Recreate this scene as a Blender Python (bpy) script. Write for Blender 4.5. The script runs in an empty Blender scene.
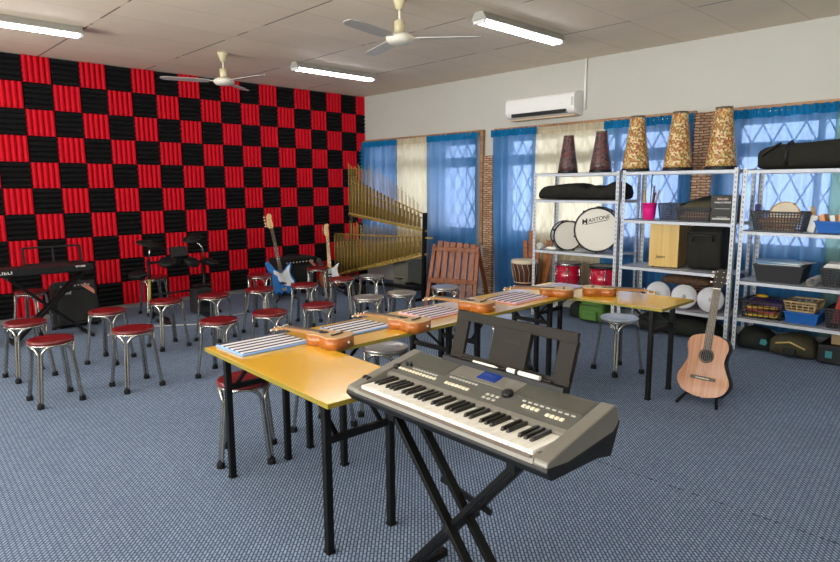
import bpy, bmesh, math, random
from mathutils import Vector, Matrix
random.seed(7)
R = math.radians
PI = math.pi
scn = bpy.context.scene
COL = scn.collection

# ------------------------------------------------------------------ materials
def lin(h):
    h = h.lstrip('#')
    v = [int(h[i:i + 2], 16) / 255 for i in (0, 2, 4)]
    return tuple((c / 12.92 if c <= .04045 else ((c + .055) / 1.055) ** 2.4) for c in v) + (1,)

class NT:
    """small helper round a node tree"""
    def __init__(s, name):
        s.mat = bpy.data.materials.new(name)
        s.mat.use_nodes = True
        s.t = s.mat.node_tree
        s.t.nodes.clear()
        s.out = s.n('ShaderNodeOutputMaterial')
    def n(s, kind, **kw):
        nd = s.t.nodes.new(kind)
        for k, v in kw.items():
            if hasattr(nd, k):
                setattr(nd, k, v)
            else:
                nd.inputs[k.replace('_', ' ')].default_value = v
        return nd
    def l(s, a, b):
        s.t.links.new(a, b)
    def math(s, op, a, b=None):
        nd = s.n('ShaderNodeMath', operation=op)
        for i, x in enumerate((a, b)):
            if x is None:
                continue
            if isinstance(x, (int, float)):
                nd.inputs[i].default_value = x
            else:
                s.l(x, nd.inputs[i])
        return nd.outputs[0]
    def mix(s, fac, a, b):
        nd = s.n('ShaderNodeMix', data_type='RGBA')
        for sock, x in ((nd.inputs[0], fac), (nd.inputs[6], a), (nd.inputs[7], b)):
            if isinstance(x, (int, float, tuple)):
                sock.default_value = x
            else:
                s.l(x, sock)
        return nd.outputs[2]
    def coord(s, scale=(1, 1, 1), rot=(0, 0, 0), which='Object'):
        tc = s.n('ShaderNodeTexCoord')
        mp = s.n('ShaderNodeMapping')
        mp.inputs['Scale'].default_value = scale
        mp.inputs['Rotation'].default_value = rot
        s.l(tc.outputs[which], mp.inputs['Vector'])
        return mp.outputs[0]
    def bsdf(s, **kw):
        b = s.n('ShaderNodeBsdfPrincipled')
        for k, v in kw.items():
            b.inputs[k].default_value = v
        s.l(b.outputs[0], s.out.inputs[0])
        return b

def shade(c, k):
    return tuple(min(1, x * k) for x in c[:3]) + (1,)

def pm(name, hexc, rough=.5, metal=0, var=.12, scale=9, bump=0, coat=0, stretch=(1, 1, 1), spec=.5, coat_ior=1.5, ior=1.5, crough=.08):
    """painted / plain material: base colour with mild noise variation"""
    m = NT(name)
    c = lin(hexc)
    b = m.bsdf(Roughness=rough, Metallic=metal)
    b.inputs['Specular IOR Level'].default_value = spec
    b.inputs['IOR'].default_value = ior
    if coat:
        b.inputs['Coat Weight'].default_value = coat
        b.inputs['Coat Roughness'].default_value = crough
        b.inputs['Coat IOR'].default_value = coat_ior
    nz = m.n('ShaderNodeTexNoise', Scale=scale, Detail=4.0)
    m.l(m.coord(stretch), nz.inputs['Vector'])
    m.l(m.mix(nz.outputs[0], shade(c, 1 - var), shade(c, 1 + var)), b.inputs['Base Color'])
    if bump:
        bp = m.n('ShaderNodeBump', Strength=bump, Distance=.01)
        m.l(nz.outputs[0], bp.inputs['Height'])
        m.l(bp.outputs[0], b.inputs['Normal'])
    return m.mat

def wood(name, a, bb, rough=.4, grain=(40, 3, 40), coat=0):
    m = NT(name)
    b = m.bsdf(Roughness=rough)
    if coat:
        b.inputs['Coat Weight'].default_value = coat
        b.inputs['Coat Roughness'].default_value = .1
    nz = m.n('ShaderNodeTexNoise', Scale=1.0, Detail=5.0, Distortion=.6)
    m.l(m.coord(grain), nz.inputs['Vector'])
    rp = m.n('ShaderNodeValToRGB')
    rp.color_ramp.elements[0].position = .35
    rp.color_ramp.elements[0].color = lin(a)
    rp.color_ramp.elements[1].position = .7
    rp.color_ramp.elements[1].color = lin(bb)
    m.l(nz.outputs[0], rp.inputs[0])
    m.l(rp.outputs[0], b.inputs['Base Color'])
    return m.mat

def emission(name, hexc, strength):
    m = NT(name)
    e = m.n('ShaderNodeEmission', Strength=strength)
    e.inputs[0].default_value = lin(hexc)
    m.l(e.outputs[0], m.out.inputs[0])
    return m.mat

def carpet_mat():
    m = NT('carpet_weave')
    b = m.bsdf(Roughness=.95)
    b.inputs['Specular IOR Level'].default_value = .15
    br = m.n('ShaderNodeTexBrick', offset=.5, squash=1.0)
    br.inputs['Scale'].default_value = 1
    br.inputs['Brick Width'].default_value = .036
    br.inputs['Row Height'].default_value = .0155
    br.inputs['Mortar Size'].default_value = .0044
    br.inputs['Mortar Smooth'].default_value = .6
    br.inputs['Color1'].default_value = lin('#94a7c0')
    br.inputs['Color2'].default_value = lin('#8194ae')
    br.inputs['Mortar'].default_value = lin('#434f64')
    m.l(m.coord((1, 1, 1), (0, 0, R(-46))), br.inputs['Vector'])
    nz = m.n('ShaderNodeTexNoise', Scale=1.3, Detail=3.0)
    m.l(m.coord(), nz.inputs['Vector'])
    k = m.mix(nz.outputs[0], (.82, .82, .84, 1), (1.1, 1.1, 1.1, 1))
    mu = m.n('ShaderNodeMix', data_type='RGBA', blend_type='MULTIPLY')
    mu.inputs[0].default_value = 1
    m.l(br.outputs['Color'], mu.inputs[6])
    m.l(k, mu.inputs[7])
    sx = m.n('ShaderNodeSeparateXYZ')
    m.l(m.coord(), sx.inputs[0])
    n2 = m.n('ShaderNodeTexNoise', Scale=25.0, Detail=2.0)
    m.l(m.coord(), n2.inputs['Vector'])
    joint = m.math('MULTIPLY', m.math('LESS_THAN', m.math('ABSOLUTE', m.math('ADD', sx.outputs[0], 3.8)), .006), m.math('GREATER_THAN', n2.outputs[0], .5))
    m.l(m.mix(m.math('MULTIPLY', joint, .75), mu.outputs[2], lin('#1d2635')), b.inputs['Base Color'])
    bp = m.n('ShaderNodeBump', Strength=.4, Distance=.003, invert=True)
    m.l(br.outputs['Fac'], bp.inputs['Height'])
    m.l(bp.outputs[0], b.inputs['Normal'])
    return m.mat

def ceiling_mat():
    m = NT('ceiling_board')
    b = m.bsdf(Roughness=.7)
    br = m.n('ShaderNodeTexBrick', offset=0, squash=1.0)
    br.inputs['Scale'].default_value = 1
    br.inputs['Brick Width'].default_value = 1.2
    br.inputs['Row Height'].default_value = .6
    br.inputs['Mortar Size'].default_value = .005
    br.inputs['Mortar Smooth'].default_value = .1
    br.inputs['Color1'].default_value = lin('#ecdcc5')
    br.inputs['Color2'].default_value = lin('#e7d6bf')
    br.inputs['Mortar'].default_value = lin('#cdbda6')
    tc = m.coord()
    m.l(tc, br.inputs['Vector'])
    nz = m.n('ShaderNodeTexNoise', Scale=2.2, Detail=3.0)
    m.l(tc, nz.inputs['Vector'])
    k = m.mix(nz.outputs[0], (.9, .89, .87, 1), (1.06, 1.06, 1.06, 1))
    mu = m.n('ShaderNodeMix', data_type='RGBA', blend_type='MULTIPLY')
    mu.inputs[0].default_value = 1
    m.l(br.outputs['Color'], mu.inputs[6])
    m.l(k, mu.inputs[7])
    # a darker cover strip along the long seams, worn in places
    sx = m.n('ShaderNodeSeparateXYZ')
    m.l(tc, sx.inputs[0])
    fr = m.math('ABSOLUTE', m.math('SUBTRACT', m.math('FRACT', m.math('ADD', m.math('DIVIDE', sx.outputs[0], 1.2), 20.5)), .5))
    line = m.math('LESS_THAN', fr, .007)
    nz2 = m.n('ShaderNodeTexNoise', Scale=2.0, Detail=2.0)
    m.l(tc, nz2.inputs['Vector'])
    wear = m.math('MULTIPLY', line, m.math('GREATER_THAN', nz2.outputs[0], .43))
    m.l(m.mix(wear, mu.outputs[2], lin('#75665a')), b.inputs['Base Color'])
    return m.mat

def curtain_mat(name, cloth, thru, clear, trans_w=.28, back_w=.42):
    """sheer cloth: part see-through, part translucent, part matt"""
    m = NT(name)
    wv = m.n('ShaderNodeTexNoise', Scale=1.0, Detail=5.0)
    m.l(m.coord((30, 30, 4)), wv.inputs['Vector'])
    col = m.mix(wv.outputs[0], shade(lin(cloth), .6), shade(lin(cloth), 1.4))
    d = m.n('ShaderNodeBsdfDiffuse')
    m.l(col, d.inputs[0])
    t = m.n('ShaderNodeBsdfTranslucent')
    t.inputs[0].default_value = lin(thru)
    c = m.n('ShaderNodeBsdfTransparent')
    c.inputs[0].default_value = lin(clear)
    a = m.n('ShaderNodeMixShader')
    a.inputs[0].default_value = back_w
    m.l(d.outputs[0], a.inputs[1])
    m.l(t.outputs[0], a.inputs[2])
    o = m.n('ShaderNodeMixShader')
    o.inputs[0].default_value = trans_w
    m.l(a.outputs[0], o.inputs[1])
    m.l(c.outputs[0], o.inputs[2])
    m.l(o.outputs[0], m.out.inputs[0])
    return m.mat

def glass_mat():
    m = NT('window_glass')
    t = m.n('ShaderNodeBsdfTransparent')
    t.inputs[0].default_value = (.93, .96, .97, 1)
    g = m.n('ShaderNodeBsdfGlossy', Roughness=.02)
    f = m.n('ShaderNodeFresnel', IOR=1.45)
    x = m.n('ShaderNodeMixShader')
    m.l(f.outputs[0], x.inputs[0])
    m.l(t.outputs[0], x.inputs[1])
    m.l(g.outputs[0], x.inputs[2])
    m.l(x.outputs[0], m.out.inputs[0])
    return m.mat

def brick_mat():
    m = NT('stacked_stone_brick')
    b = m.bsdf(Roughness=.85)
    br = m.n('ShaderNodeTexBrick', offset=.4)
    br.inputs['Scale'].default_value = 1
    br.inputs['Brick Width'].default_value = .1
    br.inputs['Row Height'].default_value = .03
    br.inputs['Mortar Size'].default_value = .005
    br.inputs['Color1'].default_value = lin('#cba98c')
    br.inputs['Color2'].default_value = lin('#a07a5e')
    br.inputs['Mortar'].default_value = lin('#5f4636')
    tc = m.coord((1, 1, 1), (0, R(90), 0))
    # (y, z) plane of the pier onto the brick's (u, v)
    sx = m.n('ShaderNodeSeparateXYZ')
    t0 = m.n('ShaderNodeTexCoord')
    m.l(t0.outputs['Object'], sx.inputs[0])
    cb = m.n('ShaderNodeCombineXYZ')
    m.l(m.math('ADD', sx.outputs[1], sx.outputs[0]), cb.inputs[0])
    nw_ = m.n('ShaderNodeTexNoise', Scale=9.0, Detail=3.0)
    m.l(t0.outputs['Object'], nw_.inputs['Vector'])
    m.l(m.math('ADD', sx.outputs[2], m.math('MULTIPLY', nw_.outputs[0], .035)), cb.inputs[1])
    m.l(cb.outputs[0], br.inputs['Vector'])
    nz = m.n('ShaderNodeTexNoise', Scale=30.0, Detail=4.0)
    m.l(t0.outputs['Object'], nz.inputs['Vector'])
    k = m.mix(nz.outputs[0], (.6, .6, .6, 1), (1.5, 1.45, 1.4, 1))
    mu = m.n('ShaderNodeMix', data_type='RGBA', blend_type='MULTIPLY')
    mu.inputs[0].default_value = 1
    m.l(br.outputs['Color'], mu.inputs[6])
    m.l(k, mu.inputs[7])
    m.l(mu.outputs[2], b.inputs['Base Color'])
    bp = m.n('ShaderNodeBump', Strength=.8, Distance=.01, invert=True)
    m.l(br.outputs['Fac'], bp.inputs['Height'])
    m.l(bp.outputs[0], b.inputs['Normal'])
    return m.mat

def post_mat():
    """white slotted-angle steel with two rows of dark punched holes"""
    m = NT('slotted_white_steel')
    b = m.bsdf(Roughness=.4)
    tc = m.n('ShaderNodeTexCoord')
    sx = m.n('ShaderNodeSeparateXYZ')
    m.l(tc.outputs['Object'], sx.inputs[0])
    zf = m.math('LESS_THAN', m.math('ABSOLUTE', m.math('SUBTRACT', m.math('FRACT', m.math('MULTIPLY', sx.outputs[2], 22)), .5)), .17)
    ya = m.math('LESS_THAN', m.math('ABSOLUTE', m.math('SUBTRACT', m.math('ABSOLUTE', sx.outputs[1]), .021)), .006)
    xa = m.math('LESS_THAN', m.math('ABSOLUTE', m.math('SUBTRACT', m.math('ABSOLUTE', sx.outputs[0]), .021)), .006)
    hole = m.math('MULTIPLY', zf, m.math('MAXIMUM', ya, xa))
    m.l(m.mix(hole, lin('#c6cad0'), lin('#73777e')), b.inputs['Base Color'])
    return m.mat

def stripes_mat(name, light, dark, n, y0, y1):
    m = NT(name)
    b = m.bsdf(Roughness=.85)
    tc = m.n('ShaderNodeTexCoord')
    sx = m.n('ShaderNodeSeparateXYZ')
    m.l(tc.outputs['Object'], sx.inputs[0])
    f = m.math('FRACT', m.math('MULTIPLY', m.math('SUBTRACT', sx.outputs[1], y0), n / (y1 - y0)))
    nz = m.n('ShaderNodeTexNoise', Scale=60.0, Detail=3.0)
    m.l(tc.outputs['Object'], nz.inputs['Vector'])
    s = m.math('GREATER_THAN', m.math('ADD', f, m.math('MULTIPLY', nz.outputs[0], .06)), .60)
    m.l(m.mix(s, lin(light), lin(dark)), b.inputs['Base Color'])
    return m.mat

def cone_mat(name, cols, scale):
    """patchwork of small printed motifs"""
    m = NT(name)
    b = m.bsdf(Roughness=.35)
    v = m.n('ShaderNodeTexVoronoi', Scale=scale)
    v.inputs['Randomness'].default_value = 1
    m.l(m.coord(), v.inputs['Vector'])
    sx = m.n('ShaderNodeSeparateColor')
    m.l(v.outputs['Color'], sx.inputs[0])
    rp = m.n('ShaderNodeValToRGB')
    rp.color_ramp.interpolation = 'CONSTANT'
    e = rp.color_ramp.elements
    e[0].color = lin(cols[0]); e[1].position = 1 / len(cols); e[1].color = lin(cols[1])
    for i, c in enumerate(cols[2:], 2):
        k = e.new(i / len(cols)); k.color = lin(c)
    m.l(sx.outputs[0], rp.inputs[0])
    m.l(rp.outputs[0], b.inputs['Base Color'])
    return m.mat

MAT = dict(
    carpet=carpet_mat(), ceiling=ceiling_mat(), glass=glass_mat(), brick=brick_mat(), post=post_mat(),
    wall=pm('wall_paint', '#bdbbb2', .75, var=.03, scale=3),
    skirting=pm('skirting_paint', '#8f8b87', .6),
    redfoam=pm('red_foam', '#cf1426', .9, var=.06, scale=5, spec=.15),
    blackfoam=pm('black_foam', '#161516', .95, var=.2, scale=5, spec=.15),
    backing=pm('foam_gap', '#2a1517', .9),
    blue=curtain_mat('sheer_blue_cloth', '#1b7fb6', '#bccef6', '#b4c6f0', .2, .48),
    bluehead=curtain_mat('gathered_blue_heading', '#1b74a8', '#3a86b4', '#2f86c0', .02, .25),
    cream=curtain_mat('sheer_cream_cloth', '#ddd0b6', '#f8ebd0', '#fbefd6', .08, .55),
    creamhead=curtain_mat('gathered_cream_heading', '#d6c9ae', '#d8c8a4', '#d8c8a4', .04, .3),
    green=curtain_mat('sheer_green_cloth', '#6f8f8c', '#86a8a8', '#86a8a8', .1, .4),
    steel=pm('polished_steel', '#b9b6ae', .22, 1, var=.1, scale=20),
    steelseat=pm('brushed_steel_seat', '#c9c7c2', .3, 1, var=.12, scale=14),
    blueseat=pm('blue_marbled_seat', '#c8d2e0', .25, .3, var=.25, scale=10),
    rubber=pm('black_rubber', '#0d0d0e', .7, spec=.3),
    vinyl=pm('red_vinyl', '#6b1318', .28, var=.25, scale=7, coat=.4),
    white=pm('white_enamel', '#c3c7ce', .4, var=.04),
    blackmetal=pm('black_metal', '#09090a', .5, var=.15, spec=.3),
    black=pm('black_plastic', '#0e0e10', .5, var=.15),
    blacktex=pm('black_tolex', '#19191b', .75, var=.3, scale=60, bump=.3),
    grille=pm('speaker_cloth', '#1d1f1e', .85, var=.4, scale=120),
    dkgrey=pm('charcoal_plastic', '#27231d', .6, var=.08, spec=.2),
    silver=pm('silver_plastic', '#807c73', .42, .3, var=.04),
    panel=pm('grey_panel', '#605f59', .45, .2, var=.05),
    meshgrey=pm('dark_speaker_mesh', '#4c4b42', .6, var=.1, scale=80),
    whitekey=pm('white_key', '#ebe7dc', .3, var=.02),
    blackkey=pm('black_key', '#23211d', .3),
    keybutton=pm('cream_button', '#e6dcc0', .4),
    smallbutton=pm('grey_button', '#b9b6ab', .4),
    strip=pm('brown_wrist_strip', '#6f6259', .5, .1),
    lcd=None,
    yellow=pm('yellow_laminate', '#f4c022', .4, var=.05, scale=6, coat=1, coat_ior=2.6, crough=.17),
    edge=pm('yellow_edging', '#8f7f2a', .4),
    bluetrim=pm('blue_binding', '#86a9e2', .8), pinktrim=pm('pink_binding', '#ecb6c0', .8), lavtrim=pm('lavender_binding', '#b9b2dc', .8),
    stripe=stripes_mat('navy_stripes', '#e4e2e6', '#22263c', 4.95, -.13, .13),
    stripe2=stripes_mat('navy_and_rose_stripes', '#e6d6dc', '#262a4c', 4.95, -.13, .13),
    stripe3=stripes_mat('lavender_stripes', '#d4cfe4', '#9a94c4', 4.95, -.13, .13),
    uketop=wood('pale_spruce', '#c9a06a', '#dab682', .35, (40, 3, 40), .3),
    ukeside=wood('orange_mahogany', '#8f4a16', '#b86d26', .35, (4, 50, 50), .3),
    guitop=wood('salmon_spruce', '#ac683a', '#c68a56', .4, (50, 2.5, 50), .15),
    guiside=pm('dark_rosewood', '#1f1512', .35),
    fret=wood('fretboard_wood', '#4a3a2c', '#6b5a45', .45),
    neck=wood('neck_wood', '#96663a', '#b0804c', .4),
    maple=wood('maple_neck', '#d9b370', '#ecd29a', .35),
    pegs=pm('cream_peg', '#e8dcc2', .35), brass=pm('brass', '#c9a350', .3, 1),
    fretwire=pm('fret_wire', '#8b8068', .4), bone=pm('bone', '#efe9d8', .4),
    bluelac=pm('blue_lacquer', '#1173c2', .15, var=.06, coat=.8), whitepg=pm('white_pickguard', '#e8ebee', .3),
    sunburst=None,
    bamboo=wood('bamboo_pale', '#8f6f2a', '#d0b05a', .4, (30, 30, 3)),
    bamboomid=wood('bamboo_mid', '#3a2c10', '#8a6b2a', .4, (25, 25, 2)), bamboodk=wood('bamboo_dark', '#0d0804', '#40300f', .4, (25, 25, 2)),
    brownwood=wood('brown_stained_wood', '#6d3312', '#9f5928', .45, (20, 20, 3)),
    lamphouse=pm('lamp_housing_grey', '#a4a29b', .45), lampwhite=pm('lamp_enamel', '#e6e6e4', .35), tube=emission('lit_tube', '#f2f6ff', 27),
    fan=pm('fan_enamel', '#cfc39c', .4, var=.04), fanw=pm('fan_cream', '#e2dccb', .4, var=.04), fanblade=pm('fan_blade_enamel', '#b6b2ac', .4, var=.05),
    acw=pm('air_conditioner_plastic', '#eceae6', .35, var=.02), acb=pm('air_conditioner_underside', '#cdb396', .5),
    timber=wood('window_timber', '#8a6040', '#b08a62', .5, (4, 4, 30)),
    framew=pm('window_frame_grey', '#8c8f96', .5), bars=pm('grille_iron', '#3c424c', .5),
    djembe=wood('djembe_shell', '#3b1c10', '#6a3720', .45, (20, 20, 4)), rope=pm('rope', '#c6b394', .8), skin=pm('drum_skin', '#d9cbb2', .7),
    drumhead=pm('drum_head', '#dcd5c8', .5, var=.04, scale=5), drumwhite=pm('drum_white_shell', '#d6d8de', .3),
    reddrum=pm('red_wrap', '#b01030', .25, coat=.5, var=.15), chrome=pm('chrome', '#d0d0d0', .15, 1),
    conea=cone_mat('printed_gold_cloth', ['#c9a468', '#a8712f', '#d3be8e', '#8f4a2c', '#b98d45', '#7a7440', '#d8c596', '#a0632f'], 62),
    coneb=cone_mat('printed_dark_cloth', ['#4a3a36', '#6a2c2e', '#3a3430', '#70383c', '#544842', '#2a2422', '#6a4e46'], 55),
    pink=pm('pink_plastic', '#ea1a86', .35), basket=pm('charcoal_basket', '#232327', .5), bluebasket=pm('blue_basket', '#1d62b4', .45), tan=pm('tan_basket', '#b39a6c', .6),
    navybasket=pm('navy_basket', '#23304c', .5), olive=pm('olive_cloth', '#4a4630', .8, var=.25, scale=8), camo=pm('dark_green_cloth', '#1a1f18', .85, var=.5, scale=9),
    khaki=pm('khaki_cloth', '#454230', .85, var=.35, scale=9),
    greenbag=pm('green_canvas', '#4f7a33', .8, var=.25, scale=14), blackcloth=pm('black_nylon', '#262520', .85, var=.4, scale=10, spec=.2),
    cajon=None, cajonside=wood('cajon_side_ply', '#b8995e', '#d4b87c', .4, (30, 30, 2)),
    inkt=pm('black_ink', '#17130f', .6), inkw=pm('white_print', '#e8e6e0', .6), inkr=pm('pale_red_print', '#d9b0a6', .6),
    paper=pm('paper', '#e6e4de', .8, var=.03), bluepaper=pm('blue_cover', '#8fb3cf', .6, var=.25, scale=5), yellowp=pm('yellow_packet', '#d9b02c', .5, var=.3, scale=14),
    purple=pm('purple_packet', '#4f2a72', .5, var=.3, scale=10), redp=pm('red_packet', '#b8433e', .5, var=.2), orangep=pm('orange_packet', '#d98e4c', .5, var=.25, scale=12),
    lightwood=wood('light_stick_wood', '#b98a52', '#d8b27c', .5), darkstick=wood('dark_stick_wood', '#8a4f2a', '#b0703e', .5),
    bark=wood('bark_brown', '#38271b', '#6b4d38', .9, (8, 60, 60)),
    greycase=pm('grey_case', '#6b6a5e', .5, var=.08), teal=pm('teal_print', '#2f7f86', .6), yellowstrip=pm('aged_yellow_plastic', '#c9ad62', .5),
    hazel=pm('clear_tape', '#c8c6be', .2), salmon=pm('salmon_print', '#d98a78', .6), redprint=pm('red_print', '#c8323a', .5), cable=pm('white_cable', '#c9c9c6', .5), dkbox=pm('dark_box_card', '#2c2c2a', .6),
    cardboard=pm('cardboard', '#a58a66', .8),
)
def special():
    m = NT('blue_display')
    e = m.bsdf(Roughness=.2)
    e.inputs['Base Color'].default_value = lin('#0a3282')
    e.inputs['Emission Color'].default_value = lin('#0a3cc0')
    e.inputs['Emission Strength'].default_value = .02
    MAT['lcd'] = m.mat
    m = NT('sunburst_lacquer')
    b = m.bsdf(Roughness=.15)
    b.inputs['Coat Weight'].default_value = .8
    tc = m.n('ShaderNodeTexCoord')
    vm = m.n('ShaderNodeVectorMath', operation='DISTANCE')
    mp = m.n('ShaderNodeMapping')
    mp.inputs['Scale'].default_value = (1, .8, 0)
    m.l(tc.outputs['Object'], mp.inputs[0])
    m.l(mp.outputs[0], vm.inputs[0])
    vm.inputs[1].default_value = (0, .13, 0)
    rp = m.n('ShaderNodeValToRGB')
    e = rp.color_ramp.elements
    e[0].position = .3; e[0].color = lin('#e39a2a')
    e[1].position = 1; e[1].color = lin('#1d0d08')
    k = e.new(.65); k.color = lin('#a8441a')
    m.l(m.math('MULTIPLY', vm.outputs['Value'], 5.2), rp.inputs[0])
    m.l(rp.outputs[0], b.inputs['Base Color'])
    MAT['sunburst'] = m.mat
    m = NT('cajon_striped_ply')
    b = m.bsdf(Roughness=.4)
    nz = m.n('ShaderNodeTexNoise', Scale=1.0, Detail=3.0)
    m.l(m.coord((60, 60, 1.0)), nz.inputs['Vector'])
    m.l(m.mix(nz.outputs[0], lin('#b98c34'), lin('#e0bd68')), b.inputs['Base Color'])
    MAT['cajon'] = m.mat
special()

# ------------------------------------------------------------------ mesh builder
class MB:
    def __init__(s, M=None):
        s.v, s.f, s.sm = [], [], []
        s.M = M or Matrix.Identity(4)
    def add(s, vs, fs, smooth=False, M=None):
        o = len(s.v)
        T = s.M @ M if M is not None else s.M
        s.v += [T @ Vector(v) for v in vs]
        s.f += [tuple(i + o for i in f) for f in fs]
        s.sm += [smooth] * len(fs)
        return s
    def box(s, c, d, M=None):
        x, y, z = (k / 2 for k in d)
        vs = [(c[0] + a * x, c[1] + b * y, c[2] + e * z) for a in (-1, 1) for b in (-1, 1) for e in (-1, 1)]
        return s.add(vs, [(0, 1, 3, 2), (4, 6, 7, 5), (0, 4, 5, 1), (2, 3, 7, 6), (0, 2, 6, 4), (1, 5, 7, 3)], False, M)
    def bb(s, x0, x1, y0, y1, z0, z1, M=None):
        return s.box(((x0 + x1) / 2, (y0 + y1) / 2, (z0 + z1) / 2), (abs(x1 - x0), abs(y1 - y0), abs(z1 - z0)), M)
    def tube(s, pts, r, n=8, caps=True, M=None, closed=False):
        pts = [Vector(p) for p in pts]
        rs = r if isinstance(r, (list, tuple)) else [r] * len(pts)
        N = len(pts)
        vs, fs = [], []
        up = None
        for i, p in enumerate(pts):
            if closed:
                d = (pts[(i + 1) % N] - pts[i - 1]).normalized()
            else:
                d = (pts[min(i + 1, N - 1)] - pts[max(i - 1, 0)]).normalized()
            if up is None:
                up = Vector((0, 0, 1)) if abs(d.z) < .9 else Vector((1, 0, 0))
            a = d.cross(up)
            if a.length < 1e-6:
                a = d.orthogonal()
            a.normalize()
            b = a.cross(d).normalized()
            up = b
            for k in range(n):
                t = 2 * PI * k / n
                vs.append(p + (a * math.cos(t) + b * math.sin(t)) * rs[i])
        for i in range(N if closed else N - 1):
            for k in range(n):
                j = (i + 1) % N
                fs.append((i * n + k, i * n + (k + 1) % n, j * n + (k + 1) % n, j * n + k))
        s.add(vs, fs, True, M)
        if caps and not closed:
            s.add(vs[:n], [tuple(range(n))[::-1]], False, M)
            s.add(vs[-n:], [tuple(range(n))], False, M)
        return s
    def bar(s, p0, p1, w, h, up=(0, 0, 1), M=None):
        """rectangular bar from p0 to p1"""
        p0, p1 = Vector(p0), Vector(p1)
        d = (p1 - p0).normalized()
        up = Vector(up)
        if abs(d.dot(up)) > .98:
            up = Vector((1, 0, 0))
        a = d.cross(up).normalized()
        b = a.cross(d).normalized()
        vs = []
        for p in (p0, p1):
            for i, j in ((-1, -1), (1, -1), (1, 1), (-1, 1)):
                vs.append(p + a * (i * w / 2) + b * (j * h / 2))
        return s.add(vs, [(0, 1, 2, 3), (7, 6, 5, 4), (0, 4, 5, 1), (1, 5, 6, 2), (2, 6, 7, 3), (3, 7, 4, 0)], False, M)
    def lathe(s, prof, n=24, M=None, smooth=True, cap=True):
        vs, fs = [], []
        for r, z in prof:
            for k in range(n):
                t = 2 * PI * k / n
                vs.append((r * math.cos(t), r * math.sin(t), z))
        for i in range(len(prof) - 1):
            for k in range(n):
                fs.append((i * n + k, i * n + (k + 1) % n, (i + 1) * n + (k + 1) % n, (i + 1) * n + k))
        s.add(vs, fs, smooth, M)
        if cap:
            if prof[0][0] > 1e-4:
                s.add(vs[:n], [tuple(range(n))[::-1]], False, M)
            if prof[-1][0] > 1e-4:
                s.add(vs[-n:], [tuple(range(n))], False, M)
        return s
    def prism(s, o, z0, z1, M=None, smooth=False, caps=True):
        n = len(o)
        vs = [(x, y, z0) for x, y in o] + [(x, y, z1) for x, y in o]
        s.add(vs, [(i, (i + 1) % n, (i + 1) % n + n, i + n) for i in range(n)], smooth, M)
        if caps:
            s.add(vs[:n], [tuple(range(n))[::-1]], False, M)
            s.add(vs[n:], [tuple(range(n))], False, M)
        return s
    def loft(s, rings, M=None, smooth=True, caps=True):
        n = len(rings[0])
        vs = [p for r in rings for p in r]
        fs = [(i * n + k, i * n + (k + 1) % n, (i + 1) * n + (k + 1) % n, (i + 1) * n + k) for i in range(len(rings) - 1) for k in range(n)]
        s.add(vs, fs, smooth, M)
        if caps:
            s.add(rings[0], [tuple(range(n))[::-1]], False, M)
            s.add(rings[-1], [tuple(range(n))], False, M)
        return s
    def build(s, name, mat, parent=None, bev=0, seg=2, loc=None):
        me = bpy.data.meshes.new(name)
        me.from_pydata([tuple(v) for v in s.v], [], s.f)
        for p, k in zip(me.polygons, s.sm):
            p.use_smooth = k
        bm = bmesh.new()
        bm.from_mesh(me)
        bmesh.ops.remove_doubles(bm, verts=bm.verts, dist=1e-5)
        bmesh.ops.recalc_face_normals(bm, faces=bm.faces)
        bm.to_mesh(me)
        bm.free()
        me.materials.append(MAT[mat] if isinstance(mat, str) else mat)
        o = bpy.data.objects.new(name, me)
        COL.objects.link(o)
        if parent:
            o.parent = parent
        if loc:
            o.location = loc
        if bev:
            b = o.modifiers.new('bevel', 'BEVEL')
            b.width = bev
            b.segments = seg
            b.limit_method = 'ANGLE'
            b.angle_limit = R(40)
        return o

def tag(o, label=None, cat=None, group=None, kind=None):
    if label: o['label'] = label
    if cat: o['category'] = cat
    if group: o['group'] = group
    if kind: o['kind'] = kind
    return o

def thing(name, label, cat, loc=(0, 0, 0), rz=0, group=None):
    o = bpy.data.objects.new(name, None)
    o.empty_display_size = .1
    COL.objects.link(o)
    o.location = loc
    o.rotation_euler = (0, 0, rz)
    return tag(o, label, cat, group)

def frame(o, x, y, z, loc):
    o.matrix_world = Matrix(((x[0], y[0], z[0], loc[0]), (x[1], y[1], z[1], loc[1]), (x[2], y[2], z[2], loc[2]), (0, 0, 0, 1)))

def dup(o, loc=None, rz=None, label=None, parent=None):
    c = o.copy()
    COL.objects.link(c)
    if parent: c.parent = parent
    if loc is not None: c.location = loc
    if rz is not None: c.rotation_euler = (0, 0, rz)
    if label: c['label'] = label
    for ch in list(o.children):
        dup(ch, parent=c)
    return c

def struct(o):
    o['kind'] = 'structure'
    return o

def text(name, body, size, mat, parent, M, depth=.0008, shear=0, bold=0, sx=1):
    cu = bpy.data.curves.new(name, 'FONT')
    cu.body = body
    cu.size = size
    cu.extrude = depth
    cu.shear = shear
    cu.offset = bold
    cu.align_x = 'CENTER'
    cu.align_y = 'CENTER'
    t = bpy.data.objects.new(name, cu)
    COL.objects.link(t)
    bpy.context.view_layer.update()
    me = bpy.data.meshes.new_from_object(t.evaluated_get(bpy.context.evaluated_depsgraph_get()))
    bpy.data.objects.remove(t)
    bpy.data.curves.remove(cu)
    me.transform(Matrix.Diagonal((sx, 1, 1, 1)))
    me.materials.clear()
    me.materials.append(MAT[mat])
    o = bpy.data.objects.new(name, me)
    COL.objects.link(o)
    if parent: o.parent = parent
    o.matrix_local = M
    return o

def axes(x, y, z, loc):
    return Matrix(((x[0], y[0], z[0], loc[0]), (x[1], y[1], z[1], loc[1]), (x[2], y[2], z[2], loc[2]), (0, 0, 0, 1)))

def T(x=0, y=0, z=0):
    return Matrix.Translation((x, y, z))

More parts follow.
